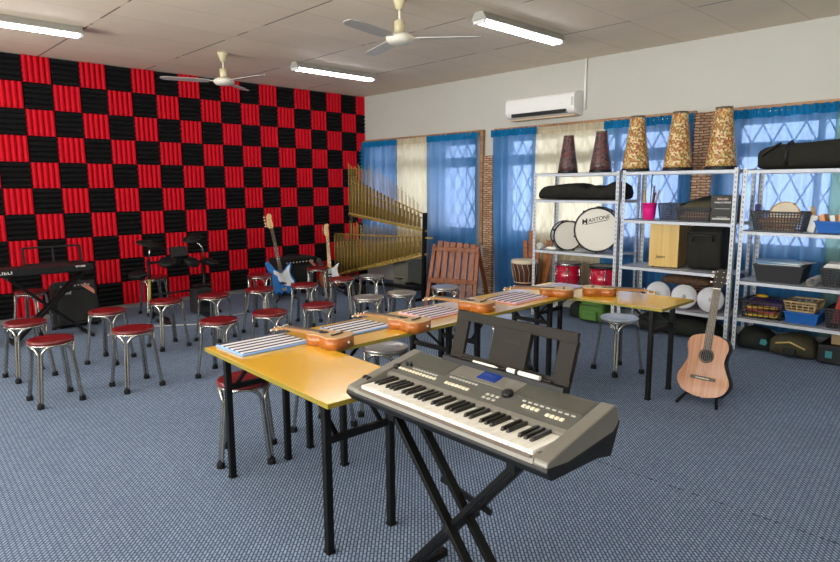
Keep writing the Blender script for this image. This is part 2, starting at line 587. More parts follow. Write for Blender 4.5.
def spline(pts, k=6, closed=True):
    """Catmull-Rom through 2-D or 3-D points"""
    n = len(pts)
    out = []
    P = [Vector(p) for p in pts]
    for i in range(n if closed else n - 1):
        p0, p1, p2, p3 = (P[(i + j) % n] if closed else P[max(0, min(n - 1, i + j))] for j in (-1, 0, 1, 2))
        for s in range(k):
            t = s / k
            out.append(tuple(.5 * ((2 * p1) + (p2 - p0) * t + (2 * p0 - 5 * p1 + 4 * p2 - p3) * t * t + (3 * p1 - p0 - 3 * p2 + p3) * t ** 3)))
    if not closed:
        out.append(tuple(P[-1]))
    return out

def circle(r, n=28, cx=0, cy=0):
    return [(cx + r * math.cos(2 * PI * k / n), cy + r * math.sin(2 * PI * k / n)) for k in range(n)]

ORD = ['first', 'second', 'third', 'fourth', 'fifth', 'sixth', 'seventh', 'eighth', 'ninth', 'tenth', 'eleventh', 'twelfth', 'thirteenth', 'fourteenth',
       'fifteenth', 'sixteenth', 'seventeenth', 'eighteenth', 'nineteenth', 'twentieth', 'twenty-first', 'twenty-second', 'twenty-third', 'twenty-fourth', 'twenty-fifth', 'twenty-sixth']

# ------------------------------------------------------------------ room shell
H = 3.055
XL, YF = -9.6, -11.6            # left wall, wall behind the camera
struct(MB().bb(XL - .2, .2, YF - .2, .2, -.12, 0).build('floor', 'carpet'))
struct(MB().bb(XL - .2, .2, YF - .2, .2, H, H + .12).build('ceiling', 'ceiling'))
struct(MB().bb(XL - .2, .2, .0, .2, 0, H).build('wall_back', 'wall'))
struct(MB().bb(XL - .2, .2, YF - .2, YF, 0, H).build('wall_front', 'wall'))
struct(MB().bb(XL, 0, -.02, -.0, 0, .05).build('baseboard_back', 'skirting'))
SILL, HEAD = .88, 2.2
WINS = [(-.12, -2.5), (-3.0, -5.45), (-5.95, -8.3)]
w = MB()
w.bb(0, .2, YF, 0, 0, SILL)
w.bb(0, .2, YF, 0, HEAD, H)
ys = [0] + [y for p in WINS for y in p] + [YF]
for i in range(0, len(ys), 2):
    w.bb(0, .2, ys[i], ys[i + 1], SILL, HEAD)
struct(w.build('wall_right', 'wall'))
LW = [(-1.6, -3.4), (-4.4, -6.6), (-7.6, -9.8)]  # assumed openings in the unseen left wall, added to let daylight in
w = MB()
w.bb(XL - .2, XL, YF, 0, 0, .9)
w.bb(XL - .2, XL, YF, 0, 2.4, H)
ys = [0] + [y for p in LW for y in p] + [YF]
for i in range(0, len(ys), 2):
    w.bb(XL - .2, XL, ys[i], ys[i + 1], .9, 2.4)
struct(w.build('wall_left', 'wall'))

def window(n, x, y0, y1, z0, z1, grille):
    f = MB()
    d = .03
    f.bb(x - d, x + d, y0, y0 - .06, z0, z1); f.bb(x - d, x + d, y1 + .06, y1, z0, z1)
    f.bb(x - d, x + d, y0, y1, z0, z0 + .06); f.bb(x - d, x + d, y0, y1, z1 - .05, z1)
    f.bb(x - .04, x + .04, y0, y1, 1.83, 1.97)
    for k in (1, 2):
        yy = y0 + (y1 - y0) * k / 3
        f.bb(x - d, x + d, yy - .025, yy + .025, z0, z1)
    o = struct(f.build('window_%d' % n, 'framew'))
    MB().bb(x - .004, x + .004, y0, y1, z0, z1).build('glass_pane', 'glass', o)
    if grille:
        g = MB()
        dy, dz = .19, .36
        k = -20
        hh = z1 - z0
        while k < 40:
            ys_ = y0 - k * dy
            for sgn in (1, -1):
                # slanted iron bar clipped to the opening
                ta, tb = 0.0, 1.0
                yb = ys_ - sgn * hh / dz * dy
                a, b = (ys_, z0), (yb, z1)
                lo, hi = y1 + .02, y0 - .02
                t = []
                for lim in (lo, hi):
                    if abs(b[0] - a[0]) > 1e-6:
                        t.append((lim - a[0]) / (b[0] - a[0]))
                t0, t1 = max(0, min(t)), min(1, max(t))
                if t1 - t0 > .03:
                    p = [(x - .075, a[0] + (b[0] - a[0]) * q, a[1] + (b[1] - a[1]) * q) for q in (t0, t1)]
                    g.bar(p[0], p[1], .012, .012, (1, 0, 0))
            k += 1
        g.build('grille', 'bars', o)
    return o
for i, (a, b) in enumerate(WINS):
    window(i + 1, .13, a, b, SILL, HEAD, True)
for i, (a, b) in enumerate(LW):  # added windows for the unseen wall, there as a light source
    window(i + 4, XL - .1, a, b, .9, 2.4, False)
# brick piers between the windows, timber trim at the windows
struct(MB().bb(-.045, .0, -2.69, -2.86, 0, 1.97).build('trim_1', 'brick'))
struct(MB().bb(-.045, .0, -5.56, -5.86, 0, 2.3).build('trim_2', 'brick'))
struct(MB().bb(-.06, .0, -2.635, -2.685, .72, 2.33).build('trim_3', 'timber', bev=.004))
struct(MB().bb(-.05, .0, -.02, -2.635, 2.295, 2.33).build('trim_4', 'timber', bev=.004))
struct(MB().bb(-.05, .0, -2.87, -5.6, 2.295, 2.325).build('trim_5', 'timber', bev=.004))
struct(MB().bb(-.05, .0, -5.9, -8.5, 2.285, 2.315).build('trim_6', 'timber', bev=.004))

# acoustic foam on the back wall: every panel a part of the one covering
cl = thing('foam_wall_covering', 'red and black chequered ridged acoustic foam covering the back wall', 'wall covering', (0, 0, 0))
def foam(name, mat, horiz, wd=.3):
    m = MB()
    n = 5
    g = .003
    prof = []
    for i in range(n):
        a = i / n
        prof += [((a + .008) * .3, .014), ((a + .04) * .3, .040), ((a + .1) * .3, .047), ((a + .16) * .3, .040), ((a + .192) * .3, .014)]
    prof[-1] = (.3, .014)
    vs, fs = [], []
    if horiz:
        for h, d in prof:
            vs += [(g, -d, -min(max(h, g), .3 - g)), (wd - g, -d, -min(max(h, g), .3 - g))]
        N = len(prof)
        vs += [(g, 0, -g), (wd - g, 0, -g), (g, 0, -.3 + g), (wd - g, 0, -.3 + g)]
    else:
        for h, d in prof:
            h = h * wd / .3
            h = min(max(h, g), wd - g)
            vs += [(h, -d, -g), (h, -d, -.3 + g)]
        N = len(prof)
        vs += [(g, 0, -g), (g, 0, -.3 + g), (wd - g, 0, -g), (wd - g, 0, -.3 + g)]
    for i in range(N - 1):
        fs.append((2 * i, 2 * i + 2, 2 * i + 3, 2 * i + 1))
    q = 2 * N
    fs += [(q, q + 1, 1, 0), (q + 2, q + 3, 2 * N - 1, 2 * N - 2)]
    fs.append(tuple([q] + list(range(0, 2 * N, 2)) + [q + 2]))
    fs.append(tuple([q + 1] + list(range(1, 2 * N, 2)) + [q + 3]))
    m.add(vs, fs)
    return m.build(name, mat, cl)
first = {}
for c in range(-2, 18):
    for r in range(10):
        red = (c + r) % 2 != 0
        key = (red, c == 17)
        loc = ((c - 17.623) * .3, 0, 3.051 - r * .3)
        if key not in first:
            o = first[key] = foam('red_panel' if red else 'black_panel', 'redfoam' if red else 'blackfoam', not red, .185 if c == 17 else .3)
        else:
            o = first[key].copy()
            COL.objects.link(o)
        o.location = loc
MB().bb((-2 - 17.623) * .3, -.002, -.004, 0, .051, 3.051).build('backing_sheet', 'backing', cl)

# ------------------------------------------------------------------ ceiling lamps and fans
def lamp(x, y, label):
    t = thing('fluorescent_lamp', label, 'ceiling lamp', (x, y, H), 0, 'fluorescent ceiling lamps')
    m = MB()
    m.loft([[(sx * .62, -.045, 0), (sx * .62, .045, 0), (sx * .62, .085, -.062), (sx * .62, .085, -.07), (sx * .62, -.085, -.07), (sx * .62, -.085, -.062)] for sx in (-1, 1)], smooth=False)
    m.build('housing', 'lamphouse', t)
    for s in (-1, 1):
        MB().tube([(-.585, s * .042, -.078), (.585, s * .042, -.078)], .0135, 10).build('tube', 'tube', t)
    for s in (-1, 1):
        MB().box((s * .605, 0, -.078), (.03, .13, .04)).build('lamp_holder', 'lampwhite', t, .006)
    return t
lamp(-1.85, -4.66, 'lit twin-tube fluorescent lamp nearest the white air conditioner')
lamp(-1.85, -1.72, 'lit fluorescent lamp on the ceiling in front of the back right corner')
lamp(-5.45, -1.72, 'lit fluorescent lamp at the left edge of the photo near the foam wall')
for x, y in ((-5.45, -4.66), (-5.45, -7.7), (-1.85, -7.7), (-8.4, -4.66)):
    lamp(x, y, 'lit fluorescent lamp on the ceiling beyond the top edge of the photo')

def fan(x, y, rz, label, rod=.2):
    t = thing('ceiling_fan', label, 'ceiling fan', (x, y, H), rz, 'ceiling fans')
    MB().lathe([(.015, -.1), (.03, -.095), (.055, -.02), (.06, 0)], 20).build('canopy', 'fan', t)
    MB().tube([(0, 0, -.09), (0, 0, -rod - .03)], .011, 10).build('rod', 'fanw', t)
    MB().lathe([(.03, -rod - .075), (.042, -rod - .07), (.045, -rod + .02), (.03, -rod + .03)], 20).build('coupling', 'fan', t)
    MB().lathe([(.03, -rod - .155), (.09, -rod - .148), (.115, -rod - .125), (.115, -rod - .1), (.08, -rod - .075), (.03, -rod - .07)], 28).build('motor_housing', 'fanw', t)
    for k in range(3):
        a = 2 * PI * k / 3
        m = MB(Matrix.Rotation(a, 4, 'Z'))
        z = -rod - .112
        o = [(.16, -.055), (.3, -.065), (.6, -.06), (.66, -.04), (.68, 0), (.66, .04), (.6, .055), (.3, .055), (.16, .05)]
        Mx = T(0, 0, z) @ Matrix.Rotation(R(8), 4, 'X')
        m.prism(o, -.003, .003, Mx)
        b = m.build('blade', 'fanblade', t)
        MB(Matrix.Rotation(a, 4, 'Z')).bar((.1, 0, z), (.22, 0, z + .004), .03, .008).build('blade_arm', 'fanw', b)
    return t
fan(-3.33, -1.6, R(160), 'cream ceiling fan hanging nearest the foam back wall')
fan(-3.26, -4.5, R(-48), 'pale ceiling fan near the top edge above the tables', .21)

# ------------------------------------------------------------------ air conditioner and pipe
t = thing('air_conditioner', 'white split air conditioner high on the wall above the curtains', 'air conditioner', (0, -3.705, 2.4))
prof = spline([(0, .275), (-.12, .275), (-.185, .255), (-.205, .2), (-.205, .11), (-.19, .06), (-.15, .025), (-.06, .0), (0, .0)], 4, False)
prof = [(x, z) for x, z in prof]
m = MB()
m.loft([[(x, y, z) for x, z in prof] for y in (-.515, .515)], smooth=False)
m.build('casing', 'acw', t, .006)
MB().bb(-.2005, -.14, -.40, .42, .026, .07).build('air_outlet', 'black', t)
MB().bar((-.197, -.41, .034), (-.197, .43, .034), .004, .008).build('louvre', 'acw', t)
MB().bb(-.15, -.01, -.49, .49, -.012, .004).build('underside', 'acb', t)
MB().bb(-.209, -.203, -.36, -.32, .13, .16).build('badge', 'inkw', t)
MB().bb(-.2085, -.203, -.505, -.475, .1, .2).build('rating_label', 'hazel', t)
t = tag(MB().tube([(-.02, -4.255, 2.46), (-.02, -4.255, H - .002)], .014, 10).build('conduit_pipe', 'acw'), 'thin white conduit running from air conditioner up to ceiling', 'pipe')

# ------------------------------------------------------------------ curtains
def curtain(y0, y1, ztop, zbot, mat, head, label, folds, x=-.09, amp=.034, flare=0, taper=0):
    t = thing('curtain', label, 'curtain', (x, (y0 + y1) / 2, zbot), 0, 'curtains on the window wall')
    W = abs(y1 - y0)
    ny, nz = max(40, int(folds * 10)), 26
    rnd = random.Random(int(abs(y0) * 1000))
    ph = [rnd.uniform(0, 6) for _ in range(4)]
    h = ztop - zbot
    def pt(i, j, zz0, zz1, a):
        u = i / ny
        z = zz0 + (zz1 - zz0) * j
        d = 1 - z / h
        y = W / 2 - W * u
        y *= 1 - taper * max(0, d) ** 1.5
        f = math.sin(u * folds * 2 * PI + ph[0] + .7 * math.sin(u * 5 + ph[1])) + .4 * math.sin(u * folds * 3.3 * PI + ph[2] + d * 2)
        return (a * f * (.75 + .25 * d), y, z)
    m = MB()
    vs = [pt(i, j / nz, 0, h - .085, amp) for j in range(nz + 1) for i in range(ny + 1)]
    fs = [(j * (ny + 1) + i, j * (ny + 1) + i + 1, (j + 1) * (ny + 1) + i + 1, (j + 1) * (ny + 1) + i) for j in range(nz) for i in range(ny)]
    m.add(vs, fs, True)
    m.build('cloth', mat, t)
    m = MB()
    n2 = ny * 2
    vs = []
    for j in range(4):
        for i in range(n2 + 1):
            u = i / n2
            vs.append((-.004 + .016 * math.sin(u * folds * 7 * PI + ph[3]) + .004 * math.sin(u * folds * 19), W / 2 - W * u, h - .09 + .03 * j + (.008 * math.sin(u * folds * 13) if j == 3 else 0)))
    m.add(vs, [(j * (n2 + 1) + i, j * (n2 + 1) + i + 1, (j + 1) * (n2 + 1) + i + 1, (j + 1) * (n2 + 1) + i) for j in range(3) for i in range(n2)], True)
    m.build('heading', head, t)
    MB().tube([(0.012, W / 2, h - .03), (0.012, -W / 2, h - .03)], .006, 8).build('curtain_wire', 'steel', t)
    return t
curtain(-.01, -.93, 2.295, .45, 'blue', 'bluehead', 'sheer blue curtain in the corner behind the bamboo rack', 7)
curtain(-.91, -1.64, 2.3, .2, 'cream', 'creamhead', 'sheer cream curtain between two blue ones behind the bamboo rack', 5.5, x=-.06, amp=.016)
curtain(-1.62, -2.63, 2.3, .1, 'blue', 'bluehead', 'sheer blue curtain behind the brown slatted wooden rack', 6)
curtain(-2.87, -3.6, 2.3, .03, 'blue', 'bluehead', 'narrow sheer blue curtain falling to the floor beside djembe drum', 5, taper=.22)
curtain(-3.5, -4.6, 2.3, .08, 'cream', 'creamhead', 'sheer cream curtain behind the shelf of white drums', 7, x=-.032, amp=.014)
curtain(-4.56, -5.6, 2.29, .1, 'blue', 'bluehead', 'sheer blue curtain behind the middle shelf unit, left of the brick', 6)
curtain(-5.83, -6.9, 2.28, .1, 'blue', 'bluehead', 'sheer blue curtain at far right behind the rolled black bag', 6)
curtain(-6.88, -7.9, 2.28, .1, 'green', 'green', 'grey green curtain at the right edge of the photo', 6, x=-.05, amp=.012)

# ------------------------------------------------------------------ folding tables
def ftable(x0, x1, y0, y1, along, label, lx=None, ly=None, zt=.705):
    """x0<x1, y0>y1 ; along = 'x' or 'y' (the long side)"""
    cx, cy = (x0 + x1) / 2, (y0 + y1) / 2
    t = thing('folding_table', label, 'table', (cx, cy, 0), 0, 'yellow folding tables')
    hw, hd = (x1 - x0) / 2, (y0 - y1) / 2
    MB().bb(-hw, hw, -hd, hd, zt - .018, zt).build('tabletop', 'yellow', t, .003)
    m = MB()
    e = .003
    for a, b, c, d in ((-hw - e, -hw, -hd - e, hd + e), (hw, hw + e, -hd - e, hd + e), (-hw, hw, -hd - e, -hd), (-hw, hw, hd, hd + e)):
        m.bb(a, b, c, d, zt - .02, zt - .001)
    m.build('edging', 'edge', t)
    lx = [v - cx for v in lx]
    ly = [v - cy for v in ly]
    for x in lx:
        for y in ly:
            g = MB()
            g.bb(x - .016, x + .016, y - .016, y + .016, .012, zt - .02)
            lg = g.build('leg', 'blackmetal', t, .003)
            MB().bb(x - .018, x + .018, y - .018, y + .018, 0, .014).build('foot_cap', 'rubber', lg)
    z = .5
    ends = ly if along == 'y' else lx
    for k, e_ in enumerate(ends):
        inn = -1 if e_ > 0 else 1
        if along == 'y':
            MB().bar((lx[0], e_, z), (lx[1], e_, z), .02, .03).build('crossbar', 'blackmetal', t)
            MB().bar((lx[0], e_, zt - .035), (lx[1], e_, zt - .035), .03, .03).build('top_rail', 'blackmetal', t)
            for x in (lx[0] + .05, lx[1] - .05):
                MB().bar((x, e_, z + .01), (x, e_ + inn * .2, zt - .02), .008, .022, (1, 0, 0)).build('brace', 'blackmetal', t)
        else:
            MB().bar((e_, ly[0], z), (e_, ly[1], z), .02, .03).build('crossbar', 'blackmetal', t)
            MB().bar((e_, ly[0], zt - .035), (e_, ly[1], zt - .035), .03, .03).build('top_rail', 'blackmetal', t)
            for y in (ly[0] + (-.05 if ly[0] > ly[1] else .05), ly[1] + (.05 if ly[0] > ly[1] else -.05)):
                MB().bar((e_, y, z + .01), (e_ + inn * .2, y, zt - .02), .008, .022, (0, 1, 0)).build('brace', 'blackmetal', t)
    return t
t1 = ftable(-5.425, -4.955, -5.335, -6.505, 'y', 'yellow folding table at the near left, beside the large keyboard', (-5.36, -5.025), (-5.448, -6.385))
t1.location.x -= .0266
t1.rotation_euler.z = R(-2.6)
ftable(-4.95, -3.86, -5.33, -5.84, 'x', 'yellow folding table second from the left, under two ukuleles', (-4.85, -4.0), (-5.41, -5.745))
ftable(-3.855, -2.765, -5.33, -5.84, 'x', 'yellow folding table behind the keyboard music rest, third from left', (-3.72, -2.87), (-5.41, -5.745))
ftable(-2.76, -2.24, -5.33, -6.57, 'y', 'yellow folding table at the right end nearest the classical guitar', (-2.63, -2.29), (-5.46, -6.44))
TZ = .705

# striped mats
def mat_(x, y, wd, dp, rz, trim, stripe, label):
    t = thing('striped_mat', label, 'mat', (x, y, TZ), rz, 'striped mats on the tables')
    MB().bb(-wd / 2, wd / 2, -dp / 2, dp / 2, 0.0005, .012).build('binding', trim, t, .005, 3)
    MB().bb(-wd / 2 + .012, wd / 2 - .012, -dp / 2 + .014, dp / 2 - .012, .011, .0145).build('striped_cloth', stripe, t)
mat_(-5.18, -5.495, .40, .29, 0, 'bluetrim', 'stripe', 'blue-edged navy striped mat on the nearest corner of the left table')
mat_(-4.58, -5.535, .34, .28, R(2), 'bluetrim', 'stripe', 'blue-edged navy striped mat between the two nearest ukuleles')
mat_(-3.95, -5.54, .33, .30, R(2), 'pinktrim', 'stripe2', 'pink-edged navy striped mat just left of the keyboard music rest top')
mat_(-3.13, -5.62, .42, .29, R(3), 'pinktrim', 'stripe2', 'pink-edged navy striped mat behind the keyboard music rest')
mat_(-2.44, -5.56, .30, .26, R(-4), 'lavtrim', 'stripe3', 'pale lavender striped mat between the two farthest ukuleles')

# ------------------------------------------------------------------ stools
def stool(seat_mat, name, hgt=.46):
    t = thing('stool', name, 'stool')
    if seat_mat == 'vinyl':
        MB().lathe([(0, hgt - .015), (.14, hgt - .02), (.152, hgt - .012), (.153, hgt), (.145, hgt + .008), (.11, hgt + .006), (.06, hgt + .001), (0, hgt)], 36).build('seat', 'vinyl', t)
    else:
        MB().lathe([(0, hgt - .018), (.13, hgt - .02), (.152, hgt - .012), (.155, hgt - .002), (.148, hgt + .006), (.135, hgt + .002), (.12, hgt - .003), (0, hgt - .004)], 36).build('seat', seat_mat, t)
    MB().tube([(.142 * math.cos(2 * PI * k / 36), .142 * math.sin(2 * PI * k / 36), hgt - .024) for k in range(36)], .0085, 8, closed=True).build('seat_ring', 'steel', t)
    for q in range(4):
        a = PI / 4 + q * PI / 2
        m = MB()
        rad = Vector((math.cos(a), math.sin(a), 0))
        tan = Vector((-math.sin(a), math.cos(a), 0))
        for s in (-1, 1):
            pts = [rad * .192 + tan * s * .010 + Vector((0, 0, .02)),
                   rad * .168 + tan * s * .0105 + Vector((0, 0, .2)),
                   rad * .15 + tan * s * .0115 + Vector((0, 0, hgt - .115)),
                   rad * .147 + tan * s * .017 + Vector((0, 0, hgt - .075)),
                   rad * .141 + tan * s * .035 + Vector((0, 0, hgt - .045)),
                   rad * .128 + tan * s * .062 + Vector((0, 0, hgt - .028)),
                   rad * .115 + tan * s * .08 + Vector((0, 0, hgt - .026))]
            m.tube(spline(pts, 4, False), .0105, 8)
        lg = m.build('leg', 'steel', t)
        MB().lathe([(.022, 0), (.024, .004), (.022, .03), (.019, .034)], 12, T(*(rad * .193))).build('rubber_foot', 'rubber', lg)
    return t
G = 'round steel-legged stools'
proto = {}
def put_stool(kind, x, y, rz, label):
    if kind not in proto:
        o = proto[kind] = stool(kind, label)
        o.location = (x, y, 0); o.rotation_euler = (0, 0, R(rz)); o['group'] = G
    else:
        dup(proto[kind], (x, y, 0), R(rz), label)
V, S_, B_ = 'vinyl', 'steelseat', 'blueseat'
for a in [
    (V, -5.70, -3.38, 2, 'red-topped stool nearest the camera at far left of the front row'),
    (V, -5.15, -3.46, 4, 'red-topped stool second from the left in the front row'),
    (V, -5.69, -2.57, 8, 'red-topped stool leftmost in the middle row, just behind front stool'),
    (V, -5.05, -2.54, 40, 'red-topped stool second in the middle row, before the slanted amplifier'),
    (V, -5.27, -.80, 50, 'red-topped stool standing behind the black keyboard stand'),
    (V, -4.47, -2.41, 5, 'red-topped stool third in the middle row, in front of the drum kit'),
    (V, -3.92, -.66, 0, 'red-topped stool behind the electronic drum kit by the wall'),
    (V, -4.53, -3.64, 35, 'red-topped stool just behind the left corner of the near table'),
    (V, -4.00, -2.45, 28, 'red-topped stool in the middle row before the black drum pedal'),
    (V, -4.06, -3.65, 30, 'red-topped stool front row, behind the head of the nearest ukulele'),
    (V, -3.47, -2.44, 32, 'red-topped stool in the middle row, left below the blue bass'),
    (V, -2.90, -1.45, 40, 'red-topped stool in the back row left of the blue bass'),
    (V, -3.55, -3.66, 42, 'red-topped stool front row, above the second striped mat'),
    (V, -2.95, -2.52, 38, 'red-topped stool in the middle row right below the blue bass'),
    (V, -1.99, -1.40, 45, 'red-topped stool in the back row between amplifier and sunburst guitar'),
    (V, -2.37, -2.45, 40, 'red-topped stool in the middle row before the bamboo rack, rightmost red one'),
    (V, -5.17, -5.25, 57, 'red-topped stool pushed under the near corner of the left table'),
    (S_, -4.13, -5.28, 30, 'bare steel stool behind the table, just above the large keyboard'),
    (S_, -1.98, -3.79, 38, 'bare steel stool standing before the brown slatted wooden rack'),
    (S_, -1.98, -2.54, 25, 'bare steel stool in the middle row under the bamboo rack'),
    (S_, -2.97, -3.68, 38, 'bare steel stool front row, left of two, behind second ukulele'),
    (S_, -2.56, -3.72, 34, 'bare steel stool front row, right of two, before the bamboo rack'),
    (B_, -2.79, -5.31, 20, 'blue-seated steel stool half hidden under the table behind music rest'),
    (B_, -2.13, -5.93, -22, 'blue-seated steel stool standing alone by the right end table'),
    (V, -4.62, -5.23, 15, 'stool hidden under the left tables, only its legs showing')]:
    put_stool(*a)

# ------------------------------------------------------------------ ukuleles and acoustic guitar
def half_outline(pr, k=6):
    L = spline([(w_, y) for y, w_ in pr], k, False)
    right = [(max(0, x), y) for x, y in L]
    left = [(-x, y) for x, y in right[::-1]]
    out = right + left[1:-1] if right[0][0] < 1e-6 else right + left
    res = []
    for p in out:
        if not res or (Vector(p) - Vector(res[-1])).length > 1e-5:
            res.append(p)
    return res

def acoustic(t, L, W, D, total, mats, pegs, nstr, z0=0):
    """local: y along the neck from the tail, z up out of the soundboard"""
    top, side = mats
    pr = [(0, 0), (.0 * L, .25 * W / 2), (.06 * L, .72 * W / 2), (.18 * L, .97 * W / 2), (.3 * L, 1.0 * W / 2), (.44 * L, .84 * W / 2), (.58 * L, .71 * W / 2), (.7 * L, .74 * W / 2), (.82 * L, .8 * W / 2), (.94 * L, .66 * W / 2), (1.0 * L, .25 * W / 2), (1.0 * L, 0)]
    o = half_outline(pr)
    MB().prism(o, z0, z0 + D - .004, smooth=True).build('body', side, t)
    MB().prism([(x * .995, y * .995 + .0025 * L) for x, y in o], z0 + D - .004, z0 + D).build('soundboard', top, t)
    hy = .66 * L
    MB().prism(circle(.115 * W, 28, 0, hy), z0 + D - .001, z0 + D + .0006).build('sound_hole', 'inkt', t)
    m = MB()
    m.lathe([(.118 * W, 0), (.118 * W, .001), (.15 * W, .001), (.15 * W, 0)], 32, T(0, hy, z0 + D), cap=False)
    m.build('rosette', 'fret', t)
    br = MB().bb(-.24 * W, .24 * W, .27 * L, .325 * L, z0 + D, z0 + D + .009).build('bridge', 'fret', t, .002)
    MB().bb(-.13 * W, .13 * W, .29 * L, .30 * L, z0 + D + .008, z0 + D + .012).build('saddle', 'bone', br)
    nw = .075 * W if W > .3 else .095 * W
    hl = total * .165
    yn = total - hl
    m = MB()
    m.loft([[(-nw, y, z0 + D - .001), (nw, y, z0 + D - .001), (nw * .7, y, z0 + D - d), (-nw * .7, y, z0 + D - d)] for y, d in ((L * .98, min(D * .8, .05)), (L * 1.06, .022), (yn, .017))], smooth=False)
    m.build('neck', 'neck', t, .002)
    MB().bb(-nw, nw, hy + .115 * W, yn, z0 + D, z0 + D + .005).build('fretboard', 'fret', t)
    f = MB()
    n = 12
    for i in range(n):
        y = yn - (yn - hy - .12 * W) * (1 - .93 ** (i + 1)) / (1 - .93 ** n) * .98
        f.bb(-nw, nw, y - .0006, y + .0006, z0 + D + .004, z0 + D + .0058)
    f.build('frets', 'fretwire', t)
    MB().bb(-nw, nw, yn - .002, yn + .004, z0 + D, z0 + D + .008).build('nut', 'bone', t)
    hd = MB(T(0, yn, z0 + D - .004) @ Matrix.Rotation(R(-10), 4, 'X'))
    hd.prism([(-nw, 0), (-nw * 1.45, hl * .22), (-nw * 1.4, hl * .93), (-nw * .6, hl * .97), (0, hl), (nw * .6, hl * .97), (nw * 1.4, hl * .93), (nw * 1.45, hl * .22), (nw, 0)][::-1], -.014, 0)
    h = hd.build('headstock', 'guiside' if W > .3 else 'neck', t, .002)
    per = nstr // 2
    for s in (-1, 1):
        for i in range(per):
            Mh = hd.M
            y = hl * (.32 + .5 * i / max(1, per - 1))
            p = MB(Mh)
            p.tube([(s * nw * 1.4, y, -.007), (s * (nw * 1.4 + .014), y, -.007)], .0025, 6)
            p.lathe([(.004, -.006), (.008, 0), (.004, .006)], 8, T(s * (nw * 1.4 + .018), y, -.007))
            p.tube([(s * nw * 1.4 - .002, y, -.007), (s * nw * .8, y, -.003), (s * nw * .8, y, .008)], .003, 6)
            p.build('tuning_peg', pegs, h)
    if nstr == 6:
        for i in range(nstr):
            x = (i / (nstr - 1) - .5)
            MB().tube([(x * .2 * W, .3 * L, z0 + D + .012), (x * nw * 1.6, yn, z0 + D + .0085)], .00045, 5).build('string', 'hazel', t)
    MB().lathe([(.004, 0), (.007, .004), (.005, .01), (0, .011)], 10, T(0, 0, z0 + D / 2) @ Matrix.Rotation(R(90), 4, 'X')).build('strap_button', 'bone', t)

def ukulele(tail, head, label):
    d = Vector((head[0] - tail[0], head[1] - tail[1]))
    a = math.atan2(d.y, d.x) - PI / 2
    t = thing('ukulele', label, 'ukulele', (tail[0], tail[1], TZ + .001), a, 'ukuleles lying on the tables')
    acoustic(t, .25, .185, .062, .54, ('uketop', 'ukeside'), 'pegs', 4)
ukulele((-4.90, -5.87), (-5.02, -5.34), 'small wooden ukulele lying nearest the camera, right of first striped mat')
ukulele((-4.345, -5.895), (-4.46, -5.37), 'small wooden ukulele lying second from left, between blue and pink mats')
ukulele((-3.62, -5.80), (-3.76, -5.29), 'small wooden ukulele lying on the table just behind keyboard music rest')
ukulele((-2.745, -5.87), (-3.02, -5.42), 'small wooden ukulele at the inner corner of the tables, neck pointing left')
ukulele((-2.60, -5.86), (-2.37, -6.35), 'small wooden ukulele on the right end table, neck pointing right')

def upright(o, base, ang, lean, tilt, sc=1):
    """stand an instrument up: ang = heading of its front (deg), lean back, tilt right"""
    n = Vector((math.cos(R(ang)), math.sin(R(ang)), 0))
    up = Vector((0, 0, 1))
    x = up.cross(n).normalized()
    y = (up * math.cos(R(lean)) - n * math.sin(R(lean))).normalized()
    z = x.cross(y).normalized()
    x2 = x * math.cos(R(tilt)) - y * math.sin(R(tilt))
    y2 = x * math.sin(R(tilt)) + y * math.cos(R(tilt))
    o.matrix_world = axes(x2 * sc, y2 * sc, z * sc, base)

g = thing('classical_guitar', 'classical guitar with pale salmon top standing on the carpet at right', 'guitar')
acoustic(g, .475, .375, .095, .99, ('guitop', 'guiside'), 'bone', 6, -.095)
upright(g, (-2.43, -6.73, .045), 182, 14, .6, .945)
st = thing('guitar_stand', 'low black folding stand holding the classical guitar', 'instrument stand', (-2.43, -6.73, 0), R(190))
# local x = towards the guitar's front
for s in (-1, 1):
    m = MB()
    m.tube([(.10, s * .13, .012), (.03, s * .115, .03), (-.05, s * .10, .045)], .011, 8)
    m.tube([(-.05, s * .1, .045), (-.2, s * .12, .012)], .011, 8)
    l = m.build('foot', 'blackmetal', st)
MB().tube([(-.05, -.1, .045), (-.05, .1, .045)], .011, 8).build('crossbar', 'blackmetal', st)
MB().tube([(-.10, 0, .04), (-.17, 0, .3)], .011, 8).build('back_support', 'blackmetal', st)

